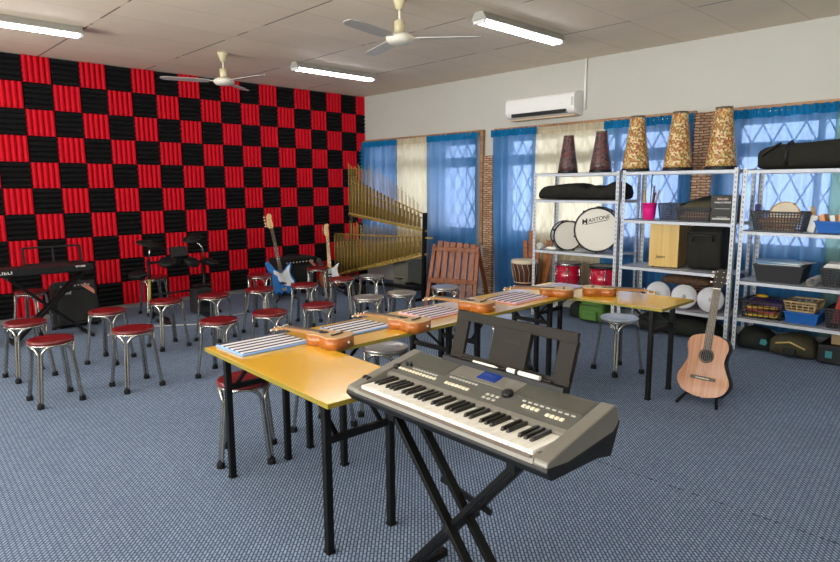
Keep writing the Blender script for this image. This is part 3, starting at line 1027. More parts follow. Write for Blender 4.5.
# ------------------------------------------------------------------ electric guitars
SOLID = [(0, 0), (.07, .004), (.13, .035), (.16, .095), (.15, .16), (.124, .205), (.124, .25), (.145, .30), (.152, .335), (.135, .348), (.10, .325), (.062, .29), (.034, .28), (-.034, .285), (-.065, .31), (-.095, .365), (-.125, .40), (-.152, .395), (-.155, .35), (-.135, .28), (-.125, .22), (-.142, .165), (-.16, .1), (-.135, .038), (-.07, .004)]
def electric(t, body, scale_len, hs, npeg, pegside, sc=1):
    o = [(x * sc, y * sc) for x, y in spline(SOLID, 5)]
    MB().prism(o, -.022, .022, smooth=False).build('body', body, t, .008, 3)
    pg = spline([(.02, .10), (.09, .085), (.135, .12), (.115, .17), (.105, .215), (.105, .25), (.12, .30), (.13, .325), (.09, .30), (.055, .27), (.03, .262), (-.03, .262), (-.06, .285), (-.08, .29), (-.085, .25), (-.05, .22), (-.04, .16)], 5)
    MB().prism([(x * sc, y * sc) for x, y in pg], .022, .0245).build('pickguard', 'whitepg', t)
    yb, yn = .25 * sc, .25 * sc + scale_len
    m = MB()
    m.loft([[(-w_, y, .026), (w_, y, .026), (w_ * .7, y, .006), (-w_ * .7, y, .006)] for y, w_ in ((yb, .03), (yn, .021))], smooth=False)
    m.build('neck', 'maple', t, .003)
    MB().loft([[(-w_, y, .026), (w_, y, .026), (w_, y, .031), (-w_, y, .031)] for y, w_ in ((yb, .03), (yn, .021))], smooth=False).build('fretboard', hs['fb'], t)
    f = MB()
    for i in range(18):
        y = yn - (yn - yb) * (1 - .945 ** (i + 1)) / (1 - .945 ** 19)
        f.bb(-.024, .024, y - .0012, y + .0012, .03, .0325)
    f.build('frets', 'chrome', t)
    hd = spline([(-.021, 0), (-.035, .02), (-.045, .05), (-.04, .12), (-.03, .18), (.0, .2), (.03, .19), (.03, .165), (.02, .14), (.026, .06), (.021, 0)] if npeg == 6 else
                [(-.021, 0), (-.045, .02), (-.055, .05), (-.045, .12), (-.035, .18), (-.005, .215), (.03, .205), (.04, .175), (.028, .14), (.035, .06), (.021, 0)], 4)
    h = MB(T(0, yn, .012)).prism(hd, -.007, .008).build('headstock', 'maple', t, .002)
    for i in range(npeg):
        y = .04 + i * (.13 / (npeg - 1))
        p = MB(T(0, yn, .012))
        p.tube([(-.045, y, -.001), (-.065, y, -.001)], .004, 6)
        if npeg == 4:
            p.lathe([(.003, -.006), (.016, -.003), (.016, .003), (.003, .006)], 10, T(-.075, y, -.001))
        else:
            p.lathe([(.003, -.005), (.009, 0), (.003, .005)], 8, T(-.068, y, -.001))
        p.tube([(-.012, y, .006), (-.012, y, .018)], .006, 8)
        p.build('tuning_peg', 'chrome', h)
    for y, x in hs['pk']:
        MB().box((x, y, .028), (.06, .022, .012)).build('pickup', 'black', t, .004)
    MB().box((0, .055 * sc, .029), (.075, .045, .014)).build('bridge', 'chrome', t, .003)
    for x, y in ((.10, .11), (.115, .085), (.09, .135))[:2 if npeg == 4 else 3]:
        MB().lathe([(.011, 0), (.009, .012), (0, .013)], 12, T(x * sc, y * sc, .0245)).build('control_knob', hs['kn'], t)
    for i in range(npeg):
        x = i / (npeg - 1) - .5
        MB().tube([(x * .055, .05 * sc, .036), (x * .034, yn, .033)], .0011, 5).build('string', 'chrome', t)

def gstand(base, ang, label):
    s = thing('guitar_stand', label, 'instrument stand', base, R(ang))
    for a in (60, -60, 180):
        d = Vector((math.cos(R(a)), math.sin(R(a)), 0))
        m = MB().tube([(0, 0, .12), d * .19 + Vector((0, 0, .012))], .009, 8)
        m.lathe([(.013, -.02), (.013, .02)], 10, T(*(d * .185 + Vector((0, 0, .02)))))
        m.build('leg', 'blackmetal', s)
    MB().tube([(-.02, 0, .1), (-.1, 0, .55)], .01, 8).build('pole', 'blackmetal', s)
    for k in (-1, 1):
        MB().tube([(-.02, 0, .13), (-.02, k * .09, .12), (.07, k * .1, .10), (.075, k * .1, .13)], .009, 8).build('cradle_arm', 'rubber', s)
b = thing('bass_guitar', 'blue bass guitar with white pickguard leaning on its stand', 'bass guitar')
electric(b, 'bluelac', .66, dict(fb='fret', pk=[(.155, .018), (.17, -.022)], kn='chrome'), 4, -1, 1.26)
upright(b, (-2.29, -1.02, .085), 262, 12, -5, .95)
gstand((-2.30, -1.04, 0), 262, 'black tripod stand under the blue bass guitar')
s_ = thing('electric_guitar', 'sunburst electric guitar with white pickguard beside the bamboo rack', 'electric guitar')
electric(s_, 'sunburst', .52, dict(fb='maple', pk=[(.13, .0), (.175, .0), (.22, .0)], kn='bone'), 6, -1, 1.22)
upright(s_, (-1.55, -1.07, .085), 250, 12, 1, .93)
gstand((-1.54, -1.09, 0), 250, 'black tripod stand under the sunburst electric guitar')

# ------------------------------------------------------------------ amplifiers
def amp(t, wd, h, d, tilt, salmon_right=True, brand=None):
    M = Matrix.Rotation(R(-tilt), 4, 'X')
    MB(M).bb(-wd / 2, wd / 2, 0, d, 0, h).build('cabinet', 'blacktex', t, .012)
    MB(M).bb(-wd / 2 + .02, wd / 2 - .02, -.012, .01, .03, h - .11).build('speaker_grille', 'grille', t, .006)
    cp = MB(M).bb(-wd / 2 + .02, wd / 2 - .02, -.014, .012, h - .1, h - .025).build('control_panel', 'black', t, .003)
    for i in range(9):
        MB(M).lathe([(.011, 0), (.009, .016), (0, .017)], 10, T(-wd / 2 + .08 + i * (wd - .16) / 8, -.014, h - .062) @ Matrix.Rotation(R(90), 4, 'X')).build('knob', 'smallbutton', cp)
    MB(M).tube([(-.12, d / 2, h), (-.11, d / 2, h + .022), (.11, d / 2, h + .022), (.12, d / 2, h)], .01, 8).build('handle', 'black', t)
    for x in (-1, 1):
        for y in (.05, d - .05):
            MB(M).lathe([(.018, -.018), (.018, 0)], 10, T(x * (wd / 2 - .05), y, 0)).build('rubber_foot', 'rubber', t)
    if brand:
        text('logo', brand, .05, 'inkw', t, M @ axes((1, 0, 0), (0, 0, 1), (0, -1, 0), (-wd / 2 + .1, -.013, h - .14)), shear=.25)
    sl = [(wd / 2 - .15, h - .07), (wd / 2 - .115, h - .035), (wd / 2 - .03, h - .13), (wd / 2 - .03, h - .18)]
    MB(M).prism(sl, .013, .0155, axes((1, 0, 0), (0, 0, 1), (0, -1, 0), (0, 0, 0))).build('sticker', 'salmon', t)
    return t
a = thing('guitar_amplifier', 'black amplifier tilted back under the left keyboard stand', 'amplifier', (-4.83, -.86, .045), R(-4))
amp(a, .44, .5, .26, 20, brand='Roland')
a = thing('bass_amplifier', 'large black amplifier standing behind the blue bass guitar', 'amplifier', (-1.86, -.75, .02), R(3))
amp(a, .62, .52, .32, 0)

# ------------------------------------------------------------------ digital piano at left with stand and music rest
def xstand(t, half, zt, dv, y0, th=.03, lo=0):
    for k in (0, 1):
        for s in (-1, 1):
            y = y0 + k * dv + (s * th * .5)
            MB().bar((s * half, y, lo + .02), (-s * half, y, zt - .015), th * .9, th, (0, 1, 0)).build('leg', 'blackmetal', t)
    return t
k2 = thing('digital_piano', 'black digital piano with raised music rest at left by foam wall', 'keyboard', (-5.58, -1.35, .69), R(0))
MB().loft([[(x, 0, .0), (x, -.012, .04), (x, .02, .07), (x, .27, .078), (x, .29, .01)] for x in (-.78, .78)], smooth=False).build('body', 'black', k2, .006)
MB().bar((-.78, -.024, .045), (.78, -.024, .045), .005, .06).build('front_rail', 'black', k2)
r = MB()
for a_, b_ in (((.23, .3, .06), (.23, .32, .25)), ((.76, .3, .06), (.76, .32, .25)), ((.23, .32, .25), (.76, .32, .25)), ((.23, .3, .08), (.76, .3, .08)), ((.5, .31, .08), (.5, .33, .25))):
    r.bar(a_, b_, .018, .022, (0, 1, 0))
r.build('music_rest', 'black', k2)
text('logo', 'MEDELI', .046, 'inkw', k2, axes((1, 0, 0), (0, .25, .97), (0, -.97, .25), (-.04, -.029, .048)), sx=1.3)
text('model_mark', 'SP4200', .026, 'inkw', k2, axes((1, 0, 0), (0, .25, .97), (0, -.97, .25), (.66, -.029, .058)), sx=1.2)
for i in range(5):
    MB().box((.36 + i * .035, -.028, .055), (.018, .006, .01)).build('button', 'dkgrey', k2)
s = thing('keyboard_stand', 'black folding cross stand under the digital piano at left', 'keyboard stand', (-5.21, -1.26, 0))
xstand(s, .34, .69, .12, -.02, .032)
for x in (-.34, .34):
    MB().bar((x, -.12, .675), (x, .2, .675), .03, .025).build('top_arm', 'blackmetal', s)
    MB().bar((x, -.17, .02), (x, .23, .02), .03, .03).build('foot', 'rubber', s)

# ------------------------------------------------------------------ electronic drum kit
d = thing('electronic_drum_kit', 'black electronic drum kit on its rack before the foam wall', 'drum kit', (-3.78, -1.05, 0))
def pole(m, *pts, r=.014):
    return m.tube(pts, r, 10)
pole(MB(), (-.33, 0, .02), (-.33, 0, .72), r=.019).build('rack_post', 'blackmetal', d)
pole(MB(), (.33, 0, .02), (.33, 0, .68), r=.019).build('rack_post', 'blackmetal', d)
pole(MB(), (-.33, 0, .68), (-.1, .08, .68), (.12, .08, .66), (.36, 0, .64), r=.016).build('rack_bar', 'blackmetal', d)
pole(MB(), (-.33, 0, .3), (.38, -.02, .31), r=.012).build('lower_bar', 'blackmetal', d)
for x in (-.33, .33):
    m = MB()
    pole(m, (x - .1, -.2, .012), (x, 0, .1), (x + .1, .18, .012), r=.013)
    pole(m, (x + .14, -.14, .012), (x, 0, .1), r=.013)
    m.build('rack_foot', 'blackmetal', d)
def cymbal(x, y, z, r, tx, ty):
    M = T(x, y, z) @ Matrix.Rotation(R(tx), 4, 'X') @ Matrix.Rotation(R(ty), 4, 'Y')
    MB(M).lathe([(r, 0), (r * .6, .018), (.045, .024), (.03, .04), (0, .043)], 28).build('cymbal_pad', 'rubber', d)
cymbal(-.30, 0, .9, .155, 14, 8)
cymbal(.24, .05, .93, .125, 16, -14)
pole(MB(), (-.325, 0, .70), (-.30, 0, .9), r=.009).build('cymbal_arm', 'chrome', d)
pole(MB(), (.34, 0, .64), (.335, .02, .82), (.25, .05, .93), r=.009).build('cymbal_arm', 'chrome', d)
def pad(x, y, z, r, tx, ty=0):
    M = T(x, y, z) @ Matrix.Rotation(R(tx), 4, 'X') @ Matrix.Rotation(R(ty), 4, 'Y')
    p = MB(M).lathe([(0, -.03), (r * .8, -.03), (r, -.01), (r, .02), (r * .93, .026), (0, .024)], 24).build('drum_pad', 'rubber', d)
    MB(M).lathe([(r * .94, .022), (r * .98, .03), (r * 1.02, .02)], 24, cap=False).build('pad_rim', 'black', p)
pad(-.14, -.08, .68, .095, 24, -12)
pad(.14, -.1, .66, .095, 24, 12)
pad(-.49, -.08, .56, .1, 10, -6)
pad(.4, -.06, .63, .085, 18, 14)
MB(T(.02, -.03, .78) @ Matrix.Rotation(R(-24), 4, 'X')).bb(-.1, .1, -.03, .03, -.06, .07).build('sound_module', 'black', d, .008)
MB().box((.0, .02, .68), (.12, .09, .09)).build('clamp', 'black', d, .01)
MB().tube([(-.35, -.01, .24), (-.34, -.01, .49)], .017, 10).build('worn_sleeve', 'yellowstrip', d)
tw = MB().bb(.14, .36, -.16, .04, .03, .33).build('kick_tower', 'blacktex', d, .015)
MB(T(.25, -.17, .2) @ Matrix.Rotation(R(90), 4, 'X')).lathe([(.085, 0), (.085, .02), (.07, .025), (0, .025)], 24).build('kick_pad', 'rubber', tw)
MB().bb(.19, .29, -.46, -.18, .01, .03).build('kick_pedal', 'black', d, .006)
MB().bb(-.34, -.24, -.42, -.12, .01, .03).build('hat_pedal', 'black', d, .006)
MB().box((.3, .0, .35), (.24, .1, .02)).build('module_tray', 'black', d, .004)
tag(MB().tube(spline([(-4.75, -1.5, .006), (-4.5, -1.32, .006), (-4.2, -1.42, .006), (-3.8, -1.66, .006), (-3.45, -1.52, .006), (-3.1, -1.45, .006)], 6, False), .006, 6).build('white_cable', 'cable'), 'thin white cable lying on carpet before the drum kit', 'cable')
# ------------------------------------------------------------------ angklung rack
XA = -.95
t = thing('angklung_rack', 'black and bamboo rack carrying two sloping rows of bamboo rattles', 'instrument rack', (XA, 0, 0))
MB().bar((0, -2.4, 0), (0, -2.44, 1.2), .045, .05).build('post', 'blackmetal', t)
MB().bar((0, -.82, 0), (0, -.82, 1.7), .035, .04).build('post', 'bamboodk', t)
MB().bar((0, -.42, 0), (0, -.42, .8), .03, .03).build('post', 'bamboodk', t)
def rail(p, q, r, nm='rail', mt='bamboo'):
    MB().tube([p, q], r, 8).build(nm, mt, t)
rail((0, -.78, 1.655), (0, -2.46, 1.17), .011)
rail((.03, -.78, 1.55), (.03, -2.46, 1.1), .009)
rail((0, -.78, 1.13), (0, -2.46, .955), .016)
rail((0, -.4, .82), (0, -2.58, .865), .011)
rail((0, -.4, .15), (0, -2.46, .64), .016)
MB().bar((.02, -.42, .1), (.02, -2.42, .15), .04, .05).build('bottom_rail', 'blackmetal', t)
for y in (-.42, -.82, -2.4):
    MB().bar((-.22, y, .02), (.24, y, .02), .04, .04).build('foot', 'blackmetal', t)
def angklung(y, zb, h, sc, label, tall):
    a = thing('angklung', label, 'angklung', (XA - .028, y, zb), 0, 'bamboo angklung hanging in two rows')
    w_ = .028 * sc + .008
    MB().tube([(0, w_ + .016, 0), (0, -w_ - .016, 0)], .014 * (.6 + .4 * sc), 8).build('base_tube', 'bamboo', a)
    for k, (yy, hh) in enumerate(((w_, h * tall), (0, h * (1 + (tall - 1) * .8)), (-w_, h * .85))):
        MB().tube([(-.004, yy, 0), (-.004, yy, hh)], .0042, 6).build('frame_stick', 'bamboo', a)
    for k, (yy, hh, r_) in enumerate(((w_ * .55, h * .92, .018), (-w_ * .55, h * .7, .015))):
        r_ *= (.55 + .45 * sc)
        m = MB()
        m.tube([(.012, yy, .018), (.012, yy, hh * .45)], r_, 10)
        cut = [(.012 + (r_ * math.cos(q)), yy + r_ * math.sin(q)) for q in [PI * (-.5 + j / 8) for j in range(9)]]
        m.prism(cut, hh * .45, hh, smooth=True)
        m.build('bamboo_tube', 'bamboodk' if k == 0 else 'bamboomid', a)
    MB().tube([(-.006, w_ + .006, h * .72), (-.006, -w_ - .006, h * .72)], .0035, 6).build('crossbar', 'bamboo', a)
NU = 20
for i in range(NU):
    u = i / (NU - 1)
    y = -.86 - u * 1.48
    angklung(y, 1.15 - u * .165, .62 - u * .40, 1 - u * .55, 'bamboo angklung in the upper row, %s from its tall left end' % ORD[i], 1.15 + .5 * min(1, u * 2) + .08 * (i % 3 == 0))
NL = 24
for i in range(NL):
    u = i / (NL - 1)
    y = -.46 - u * 1.88
    angklung(y, .175 + u * .465, .62 - u * .36, 1 - u * .5, 'bamboo angklung in the lower row, %s from its tall left end' % ORD[i], (1.02 if i < 5 else 1.34 + .08 * (i % 2)))
# things under the rack
c = thing('grey_case', 'grey drawer case with dark pull standing under the bamboo rack', 'case', (-.48, -1.63, 0))
MB().bb(-.2, .2, -.16, .16, .02, .47).build('body', 'greycase', c, .01)
MB().bb(-.212, -.2, -.145, .145, .05, .24).build('drawer', 'greycase', c, .006)
MB().bb(-.212, -.2, -.145, .145, .26, .45).build('drawer', 'greycase', c, .006)
MB().tube([(-.21, .06, .2), (-.235, .05, .2), (-.235, -.05, .2), (-.21, -.06, .2)], .009, 8).build('pull', 'black', c)
MB().bb(-.14, .14, -.12, .12, 0, .02).build('plinth', 'black', c)
c = thing('folded_stand', 'folded black metal stand lying under the right end of the bamboo rack', 'stand', (-.62, -2.12, 0), R(10))
for k in range(3):
    MB().bar((-.1 + k * .07, -.3, .03), (-.02 + k * .05, .35, .14), .03, .035).build('leg', 'blackmetal', c)
MB().bb(-.16, .12, -.26, -.16, .0, .16).build('hub', 'black', c, .01)
MB().bb(-.14, -.02, -.2, -.12, .16, .2).build('clamp', 'dkgrey', c, .006)
c = tag(MB().loft([[(.16 * f * math.cos(2 * PI * k / 14) * (1 + .2 * math.sin(3 * k)), .16 * f * math.sin(2 * PI * k / 14), z) for k in range(14)] for f, z in ((1, 0), (1.1, .05), (.8, .12), (.3, .16))]).build('black_bag', 'blackcloth', loc=(-1.3, -1.35, 0)), 'crumpled dark bag on floor below the left of the bamboo rack', 'bag')

# ------------------------------------------------------------------ brown slatted rack
t = thing('slatted_rack', 'brown wooden A-frame rack of broad upright slats before the window', 'rack', (-1.15, -3.08, 0), R(-72))
for s in (-1, 1):
    MB().bar((s * .335, 0, 0), (s * .305, .2, .8), .05, .03, (0, 1, 0)).build('leg', 'brownwood', t, .003)
    MB().bar((s * .33, .52, 0), (s * .30, .21, .76), .045, .03, (0, 1, 0)).build('back_leg', 'brownwood', t, .003)
MB().bar((-.33, .17, .745), (.33, .17, .745), .03, .055, (0, 0, 1)).build('rail', 'brownwood', t, .003)
MB().bar((-.35, .075, .35), (.35, .075, .35), .03, .055, (0, 0, 1)).build('rail', 'brownwood', t, .003)
for k in range(6):
    x = -.235 + k * .092
    MB().bar((x * 1.06, .06 if k > 2 else .115, .06 if k > 2 else .3), (x, .232, .845 - .006 * k), .074, .02, (0, 1, 0)).build('slat', 'brownwood', t, .002)

# ------------------------------------------------------------------ djembe and loose wooden bars
t = thing('djembe', 'dark wooden djembe drum with pale rope standing by the white shelves', 'drum', (-.42, -3.71, 0))
MB().lathe([(.13, 0), (.13, .02), (.095, .14), (.09, .22), (.13, .34), (.16, .48), (.168, .58), (.165, .61)], 30).build('shell', 'djembe', t)
MB().lathe([(.168, .585), (.174, .6), (.168, .622), (.15, .625), (0, .622)], 30).build('drum_skin', 'skin', t)
m = MB()
for k in range(16):
    a0, a1 = 2 * PI * k / 16, 2 * PI * (k + .5) / 16
    m.tube([(.175 * math.cos(a0), .175 * math.sin(a0), .585), (.163 * math.cos(a1), .163 * math.sin(a1), .48), (.132 * math.cos(a1), .132 * math.sin(a1), .34)], .003, 5)
for z, r_ in ((.585, .174), (.34, .134)):
    m.tube([(r_ * math.cos(2 * PI * k / 30), r_ * math.sin(2 * PI * k / 30), z) for k in range(30)], .006, 6, closed=True)
m.build('rope', 'rope', t)
for k, (y, dy, zt_) in enumerate(((-3.60, .07, .84), (-3.63, .03, .97), (-3.69, -.06, .82), (-3.74, -.13, .86), (-3.78, -.2, .84))):
    tag(MB().bar((-.215 + .032 * (k % 2), y, .0), (-.175 + .032 * (k % 2), y + dy, zt_), .06, .014, (1, 0, 0)).build('wooden_bar', 'darkstick', bev=.002), 'reddish wooden bar standing behind the djembe, %s of five from left' % ORD[k], 'wooden bar', 'wooden bars behind the djembe')

# ------------------------------------------------------------------ shelf units
XF, XB = -.70, -.22
def shelf(y0, y1, levels, label):
    t = thing('shelf_unit', label, 'shelf', (XF, y0, 0), 0, 'white slotted-angle shelf units')
    W = y0 - y1
    D_ = XB - XF
    ht = max(levels) + .012
    for (x, sx) in ((0, 1), (D_, -1)):
        for (y, sy) in ((0, -1), (-W, 1)):
            m = MB()
            m.bb(0, sx * .004, 0, sy * .038, 0, ht)
            m.bb(0, sx * .038, 0, sy * .004, 0, ht)
            m.build('post', 'post', t, loc=(x, y, 0))
    for z in levels:
        m = MB()
        m.bb(.005, D_ - .005, -.005, -W + .005, z - .006, z)
        m.bb(.005, .012, -.005, -W + .005, z - .036, z)
        m.bb(D_ - .012, D_ - .005, -.005, -W + .005, z - .036, z)
        m.build('shelf_board', 'white', t)
    for z in levels[:1]:
        for y in (-.006, -W + .006):
            for sgn in (1,):
                MB().prism([(0, 0), (.06, 0), (0, .06)], -.001, .001, axes((1, 0, 0), (0, 0, -1), (0, 1, 0), (.004, y, z - .036))).build('corner_gusset', 'white', t)
    return t
shelf(-4.02, -5.115, [1.69, 1.39, .80, .33], 'white metal shelf unit at left holding white and red drums')
shelf(-5.145, -6.295, [1.69, 1.19, .70, .30], 'white metal shelf unit in the middle holding a wooden box drum')
shelf(-6.33, -7.5, [1.68, 1.125, .66, .31], 'white metal shelf unit at right edge holding baskets of small instruments')

# cone drums along the top
def cone(y, r0, r1, h, mt, label, x=-.48, z=1.69):
    t = thing('conical_drum', label, 'drum', (x, y, z), 0, 'conical hand drums standing on top of the shelves')
    MB().lathe([(r0, .03), (r0 * .97, .08), ((r0 + r1) / 2 * 1.0, h * .5), (r1 * 1.02, h - .02), (r1, h - .015)], 28).build('shell', mt, t)
    MB().lathe([(r0 * 1.01, 0), (r0 * 1.03, .006), (r0 * 1.03, .03), (r0, .032)], 28).build('base_band', 'black', t)
    MB().lathe([(r1 * 1.03, h - .02), (r1 * 1.03, h), (r1 * .9, h), (r1 * .88, h - .02)], 28, cap=False).build('rim', 'fret', t)
    MB().lathe([(0, h - .018), (r1 * .95, h - .018)], 28, cap=False).build('head', 'inkt', t)
cone(-4.34, .112, .058, .43, 'coneb', 'dark red cone drum on the shelf top, leftmost of five')
cone(-4.76, .118, .058, .45, 'coneb', 'dark red cone drum on the shelf top, second from left')
cone(-5.175, .140, .072, .58, 'conea', 'gold patterned cone drum on the shelf top, left of three gold')
cone(-5.63, .140, .072, .585, 'conea', 'gold patterned cone drum on the shelf top, middle of three gold')
cone(-6.05, .140, .076, .59, 'conea', 'gold patterned cone drum on the shelf top, rightmost beside the bag')

# soft bags
def lump(name, mt, label, cat, loc, prof, seed=1, rough=.08, rz=0, parts=None, sub=14):
    """soft body lofted along local y from (y, half width x, z low, z high) stations"""
    rnd = random.Random(seed)
    rings = []
    for (y, w_, zl, zh) in prof:
        ring = []
        for k in range(sub):
            a = 2 * PI * k / sub
            cx_ = math.copysign(abs(math.cos(a)) ** .6, math.cos(a)) * w_
            cz_ = (zl + zh) / 2 + math.copysign(abs(math.sin(a)) ** .6, math.sin(a)) * (zh - zl) / 2
            k_ = 1 + rnd.uniform(-rough, rough)
            z_ = zl + (cz_ - zl) * (k_ if cz_ > zl + .01 else 1)
            ring.append((cx_ * k_, y + rnd.uniform(-rough, rough) * .1, z_))
        rings.append(ring)
    root = thing(name, label, cat, loc, rz)
    o = MB().loft(rings).build('body', mt, root)
    sd = o.modifiers.new('sub', 'SUBSURF')
    sd.levels = sd.render_levels = 1
    return root
lb = lump('instrument_bag', 'blackcloth', 'flat black cloth instrument bags piled on the drum shelf', 'bag', (-.47, -4.57, 1.391),
     [(.555, .06, 0, .04), (.54, .17, 0, .09), (.47, .19, 0, .165), (.34, .2, 0, .175), (.2, .2, 0, .185), (.05, .2, 0, .19), (-.03, .19, 0, .185), (-.1, .18, 0, .11), (-.16, .19, 0, .16), (-.22, .2, 0, .17), (-.28, .19, 0, .12), (-.36, .19, 0, .17), (-.42, .2, 0, .2), (-.5, .2, 0, .19), (-.53, .12, 0, .1)], 3, .1)
MB().tube([(-.17, .46, .05), (-.185, .1, .09), (-.185, -.2, .06), (-.17, -.42, .08)], .008, 6).build('zip', 'dkgrey', lb)
lb = lump('rolled_bag', 'blackcloth', 'long dark rolled bag lying on top of the right shelf', 'bag', (-.47, -6.95, 1.682),
     [(.56, .05, .03, .13), (.55, .11, 0, .18), (.45, .13, 0, .23), (.2, .14, 0, .235), (-.05, .14, 0, .25), (-.3, .15, 0, .27), (-.5, .14, 0, .26), (-.54, .06, .04, .18)], 5, .05)
MB().tube([(-.13, .3, .03), (-.15, .3, .12), (-.1, .3, .22), (0, .3, .245), (.1, .3, .2)], .012, 6).build('strap', 'black', lb)
MB().tube([(-.12, .5, .12), (-.16, .44, .17), (-.1, .36, .225)], .012, 6).build('handle', 'black', lb)

# drums
def drum(name, loc, heading, r, depth, shell, label, lugs=8, head='drumhead', hoop='black', tiltup=0, text_=None):
    t = thing(name, label, 'drum')
    n = Vector((math.cos(R(heading)) * math.cos(R(tiltup)), math.sin(R(heading)) * math.cos(R(tiltup)), math.sin(R(tiltup))))
    x = Vector((0, 0, 1)).cross(n).normalized()
    y = n.cross(x)
    t.matrix_world = axes(x, y, n, loc)
    MB().lathe([(r * .96, -depth), (r * .96, 0)], 40).build('shell', shell, t)
    MB().lathe([(r * .93, .004), (0, .004)], 40, cap=False).build('drum_head', head, t)
    for z in (0, -depth):
        MB().lathe([(r * .93, z - .012), (r, z - .014), (r, z + .012), (r * .93, z + .012), (r * .93, z - .012)], 40, cap=False).build('hoop', hoop, t)
    for k in range(lugs):
        a = 2 * PI * (k + .5) / lugs
        m = MB(Matrix.Rotation(a, 4, 'Z'))
        m.box((r * .985, 0, -depth * .5), (.02, .018, min(.06, depth * .4)))
        m.tube([(r * 1.01, 0, -.02), (r * 1.0, 0, -depth + .02)], .004, 6)
        m.box((r * 1.0, 0, -.0), (.02, .02, .03))
        m.build('tension_lug', 'chrome' if hoop == 'chrome' else 'black', t)
    return t
bd = drum('bass_drum', (-.66, -4.845, 1.063), 203, .249, .26, 'drumwhite', 'large white bass drum lettered in black on the left shelf', 10)
text('lettering', 'AXTONE', .058, 'inkt', bd, axes((.975, .22, 0), (-.22, .975, 0), (0, 0, 1), (.018, .122, .006)), shear=.2, bold=.0006, sx=.98)
text('lettering', 'M', .085, 'inkt', bd, axes((.975, .22, 0), (-.22, .975, 0), (0, 0, 1), (-.135, .085, .006)), shear=.2, bold=.0006)
MB().bar((-.13, .055, .006), (.12, .113, .006), .0006, .007, (0, 1, 0)).build('underline', 'inkt', bd)
sn = drum('snare_drum', (-.6, -4.445, .975), 226, .172, .15, 'drumwhite', 'smaller white snare drum standing left of the bass drum', 8)
def red_drum(y, r, h, label, x=-.46, hp='chrome'):
    t = thing('tom_drum', label, 'drum', (x, y, .332), 0, 'red drums on the lower drum shelf')
    MB().lathe([(r * .97, .015), (r * .97, h - .02)], 32).build('shell', 'reddrum', t)
    MB().lathe([(0, h - .006), (r * .95, h - .006)], 32, cap=False).build('drum_head', 'drumhead', t)
    for z in (0, h - .03):
        MB().lathe([(r * .96, z), (r * 1.02, z), (r * 1.02, z + .03), (r * .96, z + .03), (r * .96, z)], 32, cap=False).build('hoop', hp, t)
    for k in range(6):
        a = 2 * PI * (k + .5) / 6
        m = MB(Matrix.Rotation(a, 4, 'Z'))
        m.tube([(r * 1.02, 0, .02), (r * 1.02, 0, h - .02)], .004, 6)
        m.box((r * 1.0, 0, h * .72), (.02, .02, .04)); m.box((r * 1.0, 0, h * .25), (.02, .02, .04))
        m.build('tension_lug', 'chrome', t)
red_drum(-4.37, .155, .315, 'red tom drum under the snare on the left lower shelf')
red_drum(-4.86, .175, .32, 'wider red tom drum under the bass drum', -.47, 'black')
ro = tag(MB(T(-.62, -4.09, .838) @ Matrix.Rotation(R(90), 4, 'Y')).lathe([(.02, -.05), (.037, -.05), (.037, .05), (.02, .05)], 18).build('tape_roll', 'hazel'), 'small clear tape roll at the left end of the drum shelf', 'tape')
tag(MB().bb(-.6, -.45, -4.16, -4.28, .801, .83).build('folded_cloth', 'paper', bev=.008), 'white folded cloth between tape roll and snare drum', 'cloth')

# middle shelf things
t = thing('pink_cup', 'bright pink plastic cup holding drum sticks on the middle shelf', 'cup', (-.56, -5.39, 1.191))
MB().lathe([(.058, 0), (.066, .1), (.074, .165), (.078, .165), (.078, .172), (.070, .172), (.062, .1), (.054, .006), (0, .006)], 28).build('body', 'pink', t)
for k, (dx, dy, h, mt) in enumerate(((.02, .05, .3, 'lightwood'), (-.02, .035, .26, 'lightwood'), (0, -.03, .34, 'darkstick'), (.025, -.055, .3, 'lightwood'), (-.03, -.05, .27, 'black'), (.0, -.01, .46, 'blackmetal'))):
    tag(MB().tube([(-.56 + dx * .4, -5.39 + dy * .4, 1.2), (-.56 + dx * 1.4, -5.39 + dy * 1.5, 1.2 + h)], .008 if k < 5 else .004, 8).build('drumstick', mt), '%s in the pink cup, %s from the left' % ('wooden drumstick' if mt != 'black' and mt != 'blackmetal' else 'thin black rod' if mt == 'blackmetal' else 'black brush stick', ORD[[0, 1, 3, 5, 4, 2][k]]), 'drumstick', 'sticks in the pink cup')

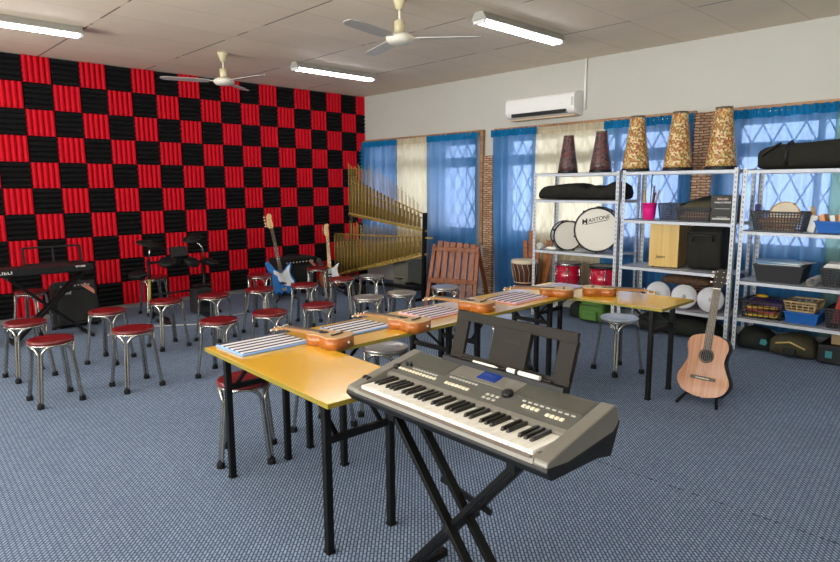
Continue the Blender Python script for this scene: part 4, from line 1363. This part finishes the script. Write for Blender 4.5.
def basket(x, y, z, w_, d_, h, mt, label, rz=0, solid=False, name='basket', rows=7, cols=17):
    """w_ along y (front face looks to -x), d_ along x; open top"""
    t = thing(name, label, 'basket', (x, y, z), rz)
    b0, b1 = .86, 1.0
    def corner(k, f):
        sx, sy = ((-1, 1), (-1, -1), (1, -1), (1, 1))[k]
        s_ = b0 + (b1 - b0) * f
        return Vector((sx * d_ / 2 * s_, sy * w_ / 2 * s_, .004 + f * (h - .004)))
    m = MB()
    m.loft([[corner(k, 0) for k in range(4)], [corner(k, .02) for k in range(4)]], smooth=False)
    th = .003
    for k in range(4):
        a0, a1 = corner(k, 0), corner((k + 1) % 4, 0)
        c0, c1 = corner(k, 1), corner((k + 1) % 4, 1)
        if solid:
            up = (c0 - a0).normalized()
            m.add([a0, a1, c1, c0, a0 * .985 + Vector((0, 0, .004)), a1 * .985 + Vector((0, 0, .004)), c1 * .985, c0 * .985],
                  [(0, 1, 2, 3), (7, 6, 5, 4), (3, 2, 6, 7)])
        else:
            for r_ in range(rows + 1):
                f = r_ / rows
                m.bar(a0.lerp(c0, f), a1.lerp(c1, f), th, .008 if 0 < r_ < rows else .016)
            n_ = max(4, int(cols * (a1 - a0).length / .35))
            for c_ in range(n_ + 1):
                f = c_ / n_
                m.bar(a0.lerp(a1, f), c0.lerp(c1, f), th, .009 if 0 < c_ < n_ else .014, (a1 - a0))
    m.build('wall', mt, t)
    m = MB()
    for k in range(4):
        m.bar(corner(k, 1), corner((k + 1) % 4, 1), .016, .012)
    m.build('rim', mt, t, .003)
    return t
basket(-.46, -5.62, 1.191, .22, .3, .165, 'navybasket', 'navy mesh basket left of the olive pouch on middle shelf', 0)
basket(-.5, -5.88, 1.191, .33, .3, .125, 'basket', 'dark low basket under the olive pouch on middle shelf', 0)
p = thing('olive_pouch', 'olive cloth pouch lying over the dark basket on middle shelf', 'pouch', (-.46, -5.86, 1.322))
o = MB().loft([[(-.13, y, 0), (-.14, y, .01), (.13, y, .02 + z), (.12, y, 0)] for y, z in ((.19, .0), (.12, .05), (.0, .09), (-.12, .10), (-.17, .09))], smooth=True).build('flap', 'olive', p)
MB().bb(-.15, .1, -.16, .17, -.008, .004).build('lining', 'khaki', p, .003)
for k in range(4):
    tag(MB().tube([(-.59 + .015 * k, -5.70 - .02 * k, 1.215 + .02 * k), (-.58 + .012 * k, -6.02, 1.215 + .018 * k)], .011, 8).build('wooden_stick', 'lightwood' if k % 2 else 'darkstick'), 'wooden percussion stick in the dark basket, %s layer from bottom' % ORD[k], 'stick', 'sticks in the dark basket')
bx = thing('dark_box', 'dark printed cardboard box standing right of the olive pouch', 'box', (-.51, -6.15, 1.191))
MB().bb(-.13, .13, -.11, .11, 0, .255).build('carton', 'dkbox', bx, .003)
FX = lambda y, z, off=-.1305: axes((0, -1, 0), (0, 0, 1), (-1, 0, 0), (off, y, z))
text('lettering', 'BALLAD', .026, 'inkr', bx, FX(0, .22), bold=.0006, sx=1.05)
text('lettering', 'HALLO STAGE', .021, 'inkw', bx, FX(.0, .187), bold=.0004, sx=1.1)
for z, w_ in ((.127, .14), (.048, .1)):
    MB().bb(-.1312, -.13, -w_ / 2, w_ / 2, z, z + .003).build('printed_line', 'inkw', bx)
MB().bb(-.1312, -.13, -.075, .09, .025, .04).build('printed_band', 'smallbutton', bx)
cj = thing('cajon', 'light wooden cajon box drum on the middle shelf', 'box drum', (-.455, -5.565, .701), R(8))
MB().bb(-.15, .16, -.145, .145, .012, .45).build('body', 'cajonside', cj, .004)
MB().bb(-.156, -.15, -.145, .145, .012, .45).build('tapping_face', 'cajon', cj, .002)
for x in (-.12, .12):
    for y in (-.11, .11):
        MB().lathe([(.016, 0), (.016, .013)], 10, T(x, y, 0)).build('rubber_foot', 'rubber', cj)
text('lettering', 'Japan', .042, 'inkt', cj, FX(.03, .115, -.1565), shear=.35, bold=.0004)
bb_ = lump('square_black_bag', 'blackcloth', 'square black padded bag right of the wooden cajon', 'bag', (-.45, -5.98, .701),
     [(.165, .17, .0, .43), (.16, .19, .0, .445), (.05, .195, 0, .45), (-.06, .195, 0, .45), (-.16, .19, 0, .445), (-.165, .17, .0, .43)], 11, .012, rz=R(4))
MB().tube([(-.2, .1, .30), (-.205, .09, .36), (-.205, -.08, .36), (-.2, -.09, .30)], .009, 6).build('handle', 'black', bb_)
MB().bb(-.2, -.19, -.13, .13, .38, .386).build('zip', 'dkgrey', bb_)
# pale faced drums on the lower middle shelf
for k, (y, lab) in enumerate(((-5.56, 'left'), (-5.83, 'middle'), (-6.09, 'right, behind the guitar head'))):
    t = thing('hand_drum', 'red drum with white face, %s of three in low row' % lab, 'drum', (0, 0, 0), 0, 'white-faced drums on the low shelf')
    n_ = Vector((math.cos(R(200)) * math.cos(R(8)), math.sin(R(200)) * math.cos(R(8)), math.sin(R(8))))
    x_ = Vector((0, 0, 1)).cross(n_).normalized()
    t.matrix_world = axes(x_, n_.cross(x_), n_, (-.62, y, .432))
    MB().lathe([(.1, -.22), (.105, -.1), (.105, 0)], 32).build('shell', 'reddrum', t)
    MB().lathe([(.104, -.012), (.12, -.008), (.123, .004), (.116, .012), (.06, .016), (0, .017)], 36).build('drum_head', 'drumwhite', t)
    MB().lathe([(.02, .0165), (.016, .02), (0, .02)], 20).build('centre_dot', 'smallbutton', t)
lump('bark_roll', 'bark', 'rough brown bark-like roll lying on the white-faced drums', 'roll', (-.5, -5.83, .538), [(.26, .05, .0, .05), (.25, .12, 0, .08), (.1, .14, 0, .105), (0, .14, 0, .1), (-.12, .14, 0, .11), (-.23, .13, 0, .08), (-.25, .05, .0, .04)], 4, .14)

# right shelf things
basket(-.5, -6.63, 1.126, .43, .32, .17, 'basket', 'dark mesh basket with tambourine on right shelf, upper tier', 0)
tb = thing('tambourine', 'round wooden tambourine standing up in the upper dark basket', 'tambourine')
tb.matrix_world = axes((0, -1, 0), (.25, 0, .968), (-.968, 0, .25), (-.5, -6.645, 1.262))
MB().lathe([(.118, -.02), (.128, -.02), (.128, .02), (.118, .02), (.118, -.02)], 36, cap=False).build('frame', 'lightwood', tb)
MB().lathe([(.12, .012), (0, .012)], 36, cap=False).build('drum_skin', 'skin', tb)
for k in range(6):
    a = 2 * PI * k / 6
    MB(Matrix.Rotation(a, 4, 'Z')).lathe([(.0, -.004), (.016, -.003), (.016, .003), (0, .004)], 12, T(.123, 0, -.012)).build('jingle', 'brass', tb)
for k in range(6):
    tag(MB().tube([(-.60 + .03 * (k % 3), -6.5 + .01 * k, 1.15 + .016 * k), (-.58 + .03 * (k % 2), -6.76, 1.145 + .018 * k)], .012, 8).build('percussion_stick', 'darkstick' if k % 2 else 'lightwood'), 'wooden percussion stick below the tambourine, %s layer from bottom' % ORD[k], 'stick', 'sticks in the tambourine basket')
tag(MB(T(-.52, -6.87, 1.126) @ Matrix.Rotation(R(10), 4, 'X')).bb(-.03, .03, -.03, .03, 0, .15).build('white_packet', 'paper', bev=.01), 'upright white packet between tambourine basket and blue basket', 'packet')
tag(MB().bar((-.55, -6.86, 1.23), (-.53, -6.84, 1.33), .02, .03).build('wooden_castanet', 'lightwood', bev=.006) if False else MB().bar((-.49, -6.88, 1.27), (-.47, -6.85, 1.35), .03, .02).build('wooden_clapper', 'lightwood', bev=.006), 'small pale wooden clapper resting above the white packet', 'clapper')
basket(-.5, -7.13, 1.126, .42, .3, .1, 'bluebasket', 'blue basket with orange packets on right shelf upper tier', 0, True)
for k in range(5):
    tag(MB(T(-.55 + .03 * (k % 2), -7.0 - .055 * k, 1.136) @ Matrix.Rotation(R(-14 + 6 * (k % 3)), 4, 'X')).bb(-.07, .07, -.018, .018, .0, .155 - .01 * (k % 2)).build('packet', 'orangep' if k % 2 == 0 else 'paper', bev=.003), '%s packet standing in the blue basket, %s from left' % ('orange' if k % 2 == 0 else 'white', ORD[k]), 'packet', 'packets in the blue basket')
basket(-.48, -6.66, .661, .40, .38, .155, 'basket', 'dark basket topped with papers on right shelf, second tier', R(4), True)
for k, (mt, dx, dy, rz, lab) in enumerate((('paper', 0, 0, 4, 'white paper sheet lowest in the second tier dark basket'), ('bluepaper', -.02, .02, 12, 'pale blue paper sheet second in the dark basket'), ('paper', .02, -.04, -12, 'white paper sheet tilted right over the dark basket'), ('bluepaper', .0, .05, 20, 'blue magazine lying topmost on the dark basket'))):
    tag(MB(T(-.49 + dx, -6.66 + dy, .822 + .007 * k) @ Matrix.Rotation(R(rz), 4, 'Z')).bb(-.15, .15, -.17, .17, 0, .006).build('paper_sheet', mt), lab, 'paper', 'papers on the dark basket')
tag(MB().tube([(-.66, -6.935, .697), (-.36, -6.93, .697)], .036, 20, caps=False).build('paper_roll', 'paper'), 'rolled white paper lying between the second tier baskets', 'paper roll')
basket(-.48, -7.21, .661, .42, .34, .16, 'basket', 'dark mesh basket of white papers at right edge, second tier', 0)
for k in range(3):
    tag(MB(T(-.48, -7.2, .83 + .013 * k) @ Matrix.Rotation(R(-4 + 5 * k), 4, 'Z')).bb(-.15, .15, -.18, .18, 0, .011).build('exercise_book', 'paper', bev=.002), 'white exercise book on the right edge basket, %s from bottom' % ORD[k], 'book', 'books on the right edge basket')
basket(-.49, -6.555, .311, .36, .36, .16, 'basket', 'dark basket of yellow and purple packets on lowest right shelf', 0, rows=4, cols=9)
for k, (mt, z, w_, dy, lab) in enumerate((('yellowp', .345, .27, 0, 'yellow packet lowest in the low dark basket'), ('redp', .385, .25, .02, 'red and yellow packet in the middle of low dark basket'), ('yellowp', .42, .26, .01, 'yellow packet third up in the low dark basket'), ('purple', .455, .28, -.02, 'purple packet on top in the low dark basket'))):
    tag(MB(T(-.5, -6.555 + dy, z) @ Matrix.Rotation(R(3 * k), 4, 'Z') @ Matrix.Rotation(R(6 * (k % 2) - 2), 4, 'X')).bb(-.14, .14, -w_ / 2, w_ / 2, -.014, .014).build('packet', mt, bev=.006), lab, 'packet', 'packets in the low dark basket')
tag(MB(T(-.45, -6.5, .485)).lathe([(0, 0), (.05, .004), (.055, .02), (.03, .03), (0, .03)], 16).build('yellow_ball_bag', 'yellowp'), 'small yellow pouch on top of the purple packet', 'pouch')
basket(-.5, -6.885, .311, .27, .34, .105, 'bluebasket', 'blue tray basket under a tan basket on lowest right shelf', 0, True)
basket(-.48, -6.86, .418, .25, .3, .085, 'tan', 'tan mesh basket stacked on the blue tray', 0, False, rows=3, cols=9)
basket(-.5, -7.23, .311, .33, .34, .17, 'basket', 'dark mesh basket with red folders at the right edge, lowest shelf', 0)
for k in range(3):
    tag(MB(T(-.55 + .06 * k, -7.18 - .03 * k, .33) @ Matrix.Rotation(R(12), 4, 'X') @ Matrix.Rotation(R(-10), 4, 'Y')).bb(-.012, .012, -.09, .09, 0, .28).build('folder', ('redp', 'yellowp', 'redp')[k], bev=.003), '%s folder standing in the lowest right basket, %s from front' % (('red', 'yellow', 'red')[k], ORD[k]), 'folder', 'folders in the lowest right basket')
tag(MB().bb(-.36, -.3, -6.345, -6.375, 1.126, 1.36).build('purple_book', 'purple', bev=.003), 'narrow purple book upright at the left end of the right shelf', 'book')

# things on the floor below the shelves
b = lump('green_backpack', 'greenbag', 'small green canvas backpack on floor under the drum shelf', 'backpack', (-.5, -4.78, 0.001), [(.17, .08, 0, .15), (.15, .13, 0, .26), (0, .15, 0, .28), (-.14, .13, 0, .25), (-.16, .07, 0, .14)], 21, .05)
MB().bb(-.165, -.13, -.1, .1, .03, .14).build('front_pocket', 'greenbag', b, .02)
MB().bb(-.172, -.15, -.12, .12, .2, .21).build('flap_edge', 'khaki', b, .003)
lump('dark_pouch', 'camo', 'dark pouch leaning left of the green backpack', 'pouch', (-.45, -4.52, 0.001), [(.08, .06, 0, .12), (.06, .1, 0, .2), (-.05, .1, 0, .19), (-.08, .06, 0, .1)], 22, .06)
lump('camouflage_bag', 'camo', 'dark green bag under the left end of the right shelf', 'bag', (-.5, -6.5, 0.001), [(.16, .08, 0, .1), (.14, .14, 0, .2), (0, .16, 0, .21), (-.13, .13, 0, .17), (-.15, .07, 0, .1)], 23, .1)
b = lump('khaki_bag', 'khaki', 'khaki bag with a dark buckle on floor under right shelf', 'bag', (-.52, -6.83, 0.001), [(.2, .07, 0, .09), (.17, .16, 0, .18), (0, .18, 0, .21), (-.15, .16, 0, .17), (-.18, .08, 0, .08)], 24, .12)
MB().bb(-.2, -.165, -.05, .05, .03, .09).build('buckle', 'black', b, .01)
MB().tube([(-.17, .12, .12), (-.195, .0, .15), (-.18, -.12, .1)], .008, 6).build('strap', 'yellowstrip', b)
tag(MB().prism([(-.03, -.02), (.02, -.026), (.034, .004), (.018, .03), (-.022, .026)], 0, .012, axes((0, -1, 0), (0, 0, 1), (-1, 0, 0), (-.655, -6.6, .1))).build('teal_tag', 'teal') , 'small teal tag hanging on the dark green bag', 'tag')
b = thing('black_device', 'black equipment box with teal label on floor at right edge', 'box', (-.52, -7.18, 0))
MB().bb(-.17, .17, -.2, .14, .01, .17).build('case', 'black', b, .01)
MB().bb(-.172, -.17, .03, .08, .06, .12).build('label_plate', 'teal', b)
MB().bb(-.172, -.17, -.07, -.055, .08, .14).build('label_strip', 'inkw', b)
for y in (-.16, .1):
    MB().lathe([(.02, 0), (.02, .012)], 10, T(-.12, y, 0)).build('foot', 'rubber', b)
tag(MB().bb(-.62, -.42, -7.12, -7.36, .171, .29).build('cardboard_box', 'cardboard', bev=.004), 'brown cardboard box on the black equipment box', 'box')
lump('black_bundle', 'camo', 'long dark bundle on floor under the middle shelf', 'bag', (-.46, -5.72, 0.001), [(.45, .08, 0, .08), (.4, .15, 0, .2), (0, .17, 0, .22), (-.4, .15, 0, .19), (-.45, .07, 0, .08)], 26, .08)
# ------------------------------------------------------------------ the large keyboard in the foreground
W_ = .95
kb = thing('electronic_keyboard', 'silver electronic keyboard with blue display on cross stand in front', 'keyboard', (-5.40, -6.52, .742), R(-92))
# local x = along the keys (left to right), y = front to back, z up
side = [(.0, .0), (-.012, .018), (.0, .035), (.075, .052), (.15, .064), (.35, .118), (.372, .075), (.33, .0)]
prof = [(.02, -.006), (-.004, .012), (.0, .026), (.03, .036), (.03, .022), (.155, .022), (.155, .056), (.17, .062), (.345, .105), (.36, .100), (.372, .06), (.335, -.02), (.2, -.012)]
MB().loft([[(x, y, z) for y, z in prof] for x in (.05, W_ - .05)], smooth=False).build('case', 'silver', kb)
cheek = [(.02, -.006), (-.006, .012), (.0, .030), (.06, .046), (.16, .070), (.345, .112), (.362, .106), (.376, .06), (.335, -.02), (.2, -.012)]
for x0, x1 in ((.0, .05), (W_ - .05, W_)):
    MB().loft([[(x, y, z) for y, z in cheek] for x in (x0, x1)], smooth=False).build('end_cheek', 'silver', kb, .006)
bt = [(.018, -.03), (-.008, .0), (-.004, .014), (.1, .004), (.34, .03), (.378, .058), (.33, -.05), (.25, -.034)]
MB().loft([[(x, y, z) for y, z in bt] for x in (-.003, W_ + .003)], smooth=False).build('bottom_shell', 'black', kb, .004)
MB().bb(.07, W_ - .06, -.002, .028, .024, .0305).build('wrist_strip', 'strip', kb)
# white keys: 36, black keys: 25
kx0, kx1 = .075, W_ - .06
kw = (kx1 - kx0) / 36
for i in range(36):
    x = kx0 + i * kw
    MB().bb(x + .0005, x + kw - .0006, .010, .155, .03, .044).build('white_key', 'whitekey', kb, .0012, 1)
blk = 0
for i in range(35):
    if i % 7 in (0, 1, 3, 4, 5):
        x = kx0 + (i + 1) * kw
        MB().loft([[(x - .0062, .058, .043), (x + .0062, .058, .043), (x + .005, .064, .055), (x - .005, .064, .055)], [(x - .0062, .155, .043), (x + .0062, .155, .043), (x + .005, .155, .0565), (x - .005, .155, .0565)]], smooth=False).build('black_key', 'blackkey', kb, .0008, 1)
# sloping control panel: y .165 (z .0605) to y .345 (z .105)
sl = (.105 - .062) / (.345 - .17)
nl = math.hypot(1, sl)
PM = axes((1, 0, 0), (0, 1 / nl, sl / nl), (0, -sl / nl, 1 / nl), (0, .17, .0622))
def panel(x0, x1, v0, v1, z0, z1, name, mt, bev=0, parent=kb, sk=0):
    return MB(PM).prism([(x0, v0), (x1, v0), (x1 + sk, v1), (x0 + sk, v1)], z0, z1).build(name, mt, parent, bev)
cpn = panel(.055, W_ - .055, .002, .178, 0, .0012, 'control_panel', 'panel')
panel(.06, .29, .075, .172, .001, .003, 'speaker_mesh', 'meshgrey')
panel(.625, W_ - .06, .09, .172, .001, .003, 'speaker_mesh', 'meshgrey')
panel(.3, .615, .098, .176, .001, .004, 'display_surround', 'silver', sk=.0)
panel(.418, .508, .118, .170, .003, .0052, 'display', 'lcd')
for i in range(11):
    panel(.072 + i * .0198, .085 + i * .0198, .03, .042, .001, .006, 'button', 'keybutton', .001, cpn)
for i in range(7):
    panel(.335 + i * .0175, .348 + i * .0175, .03, .043, .001, .006, 'button', 'keybutton', .001, cpn)
for i in range(4):
    panel(.69 + i * .018, .703 + i * .018, .038, .052, .001, .006, 'button', 'keybutton', .001, cpn)
    panel(.79 + i * .018, .803 + i * .018, .03, .044, .001, .006, 'button', 'keybutton', .001, cpn)
for i in range(9):
    panel(.32 + i * .016, .33 + i * .016, .075, .083, .001, .004, 'small_button', 'smallbutton', 0, cpn)
    panel(.13 + i * .016, .14 + i * .016, .056, .062, .001, .004, 'small_button', 'smallbutton', 0, cpn)
    panel(.67 + i * .024, .684 + i * .024, .07, .076, .001, .004, 'small_button', 'smallbutton', 0, cpn)
for i in range(3):
    for j in range(2):
        panel(.53 + i * .022, .543 + i * .022, .02 + j * .022, .03 + j * .022, .001, .004, 'small_button', 'smallbutton', 0, cpn)
MB(PM).lathe([(.021, .001), (.020, .013), (.016, .016), (0, .016)], 28, T(.60, .078, 0)).build('data_dial', 'black', kb)
MB(PM).lathe([(.014, .001), (.012, .015), (0, .016)], 20, T(.06, .035, 0)).build('volume_knob', 'black', kb)
for k in range(2):
    MB(PM).lathe([(.006, .001), (.005, .017), (0, .018)], 14, T(.085 + k * .022, .07, 0)).build('volume_knob', 'black', kb)
for k in range(2):
    MB(Matrix.Translation((.016 + .024 * k, .075, .043)) @ Matrix.Rotation(R(90), 4, 'Y')).lathe([(.014, -.005), (.014, .005)], 20).build('pitch_wheel', 'black', kb)
# music rest
mr = MB()
RM = axes((1, 0, 0), (0, math.sin(R(7)), math.cos(R(7))), (0, -math.cos(R(7)), math.sin(R(7))), (0, .372, .092))
# frame in its own plane: x 0.20..0.78, height 0..0.2 (wider below, rounded top)
def quad(pts, z0=-.008, z1=.008):
    mr.prism(pts, z0, z1, RM)
a0, a1, b0, b1, hh = .195, .758, .217, .778, .215
quad([(a0, -.008), (a1, -.008), (a1 + .003, .045), (a0 + .003, .045)])
quad([(b0, hh - .035), (b1, hh - .035), (b1, hh), (b0, hh)])
quad([(a0 + .003, .045), (a0 + .07, .045), (b0 + .065, hh - .035), (b0, hh - .035)])
quad([(a1 - .065, .045), (a1 + .003, .045), (b1, hh - .035), (b1 - .07, hh - .035)])
mr.build('music_rest', 'dkgrey', kb, .003)
MB(RM).prism([(.40, .04), (.57, .04), (.588, hh - .03), (.418, hh - .03)], -.014, .010).build('rest_panel', 'dkgrey', kb, .003)
text('logo', 'YAMAHA', .022, 'inkt', kb, RM @ axes((1, 0, 0), (0, 1, 0), (0, 0, 1), (.50, .135, .0102)), depth=.0003)
MB(RM).prism([(a0 - .01, .0), (a1 + .005, .0), (a1 + .005, .028), (a0 - .01, .028)], .006, .04).build('rest_ledge', 'black', kb, .003)
MB(RM).prism([(a0 + .06, .028), (a1 - .06, .028), (a1 - .06, .036), (a0 + .06, .036)], .006, .02).build('ledge_lip', 'dkgrey', kb, .002)
def world_kb(p):
    return Matrix.Translation((-5.40, -6.52, .742)) @ Matrix.Rotation(R(-92), 4, 'Z') @ (RM @ Vector(p))
t = thing('white_pen', 'thin pale pen lying on the ledge of the keyboard music rest', 'pen')
MB().tube([world_kb((.345, .034, .031)), world_kb((.455, .034, .031))], .0045, 10).build('barrel', 'bone', t)
MB().tube([world_kb((.455, .034, .031)), world_kb((.47, .034, .031))], [.004, .001], 10).build('tip', 'hazel', t)
t = thing('marker_pen', 'thick white marker pen with dark band on the music rest ledge', 'marker pen')
MB().tube([world_kb((.565, .037, .031)), world_kb((.66, .037, .031))], .0085, 12).build('barrel', 'paper', t)
MB().tube([world_kb((.515, .037, .031)), world_kb((.555, .037, .031))], .0085, 12).build('cap', 'paper', t)
MB().tube([world_kb((.553, .037, .031)), world_kb((.567, .037, .031))], .0088, 12).build('band', 'inkt', t)
# cross stand: two X frames
ks = thing('keyboard_stand', 'black double cross stand carrying the silver keyboard in front', 'keyboard stand', (-5.40, -6.52, 0), R(-92))
ZT = .69
for k, y in enumerate((.075, .17)):
    MB().bar((.20, y, ZT), (.775, y, .03), .02, .036, (0, 1, 0)).build('leg', 'blackmetal', ks, .003)
    MB().bar((.775, y + .022, ZT), (.20, y + .022, .03), .02, .036, (0, 1, 0)).build('leg', 'blackmetal', ks, .003)
for x in (.20, .775):
    MB().bar((x, .05, ZT - .008), (x, .31, ZT - .008), .035, .03).build('top_arm', 'blackmetal', ks, .003)
    MB().bar((x, -.05, .018), (x, .34, .018), .03, .034).build('foot', 'rubber', ks, .004)
MB().bar((.33, .19, .44), (.58, .19, .40), .012, .02).build('height_latch', 'blackmetal', ks)
MB().tube([(.487, .055, .352), (.487, .22, .352)], .014, 12).build('pivot', 'black', ks)

# ------------------------------------------------------------------ light
def area(name, loc, rot, sx, sy, energy, col):
    l = bpy.data.lights.new(name, 'AREA')
    l.shape = 'RECTANGLE'
    l.size, l.size_y = sx, sy
    l.energy = energy
    l.color = col
    o = bpy.data.objects.new(name, l)
    COL.objects.link(o)
    o.location = loc
    o.rotation_euler = rot
    return o
# added area lamps at the assumed left windows, tilted up to brighten the ceiling
for i, (a, b) in enumerate(LW):
    area('added_window_fill', (XL - .35, (a + b) / 2, 1.75), (0, R(-140), 0), 1.6, abs(b - a), 330, (1, .975, .93))
wd = bpy.data.worlds.new('daylight')
scn.world = wd
wd.use_nodes = True
bg = wd.node_tree.nodes['Background']
bg.inputs[0].default_value = (.92, .95, 1.0, 1)
bg.inputs[1].default_value = 3.6

# ------------------------------------------------------------------ camera
cam = bpy.data.cameras.new('camera')
cam.sensor_width = 36
cam.lens = 617.26 / 840 * 36
cam.clip_start = .05
co = bpy.data.objects.new('camera', cam)
COL.objects.link(co)
yaw, pit, rol = R(44.0856), R(-8.5632), R(-.3155)
f = Vector((math.sin(yaw) * math.cos(pit), math.cos(yaw) * math.cos(pit), math.sin(pit)))
r0 = Vector((math.cos(yaw), -math.sin(yaw), 0))
u0 = r0.cross(f)
rr = r0 * math.cos(rol) + u0 * math.sin(rol)
uu = u0 * math.cos(rol) - r0 * math.sin(rol)
co.matrix_world = axes(rr, uu, -f, (-6.8127, -8.3875, 1.53))
scn.camera = co
scn.view_settings.view_transform = 'Standard'
scn.view_settings.look = 'None'
scn.view_settings.gamma = 1
scn.view_settings.use_curve_mapping = False
scn.view_settings.exposure = 0.3
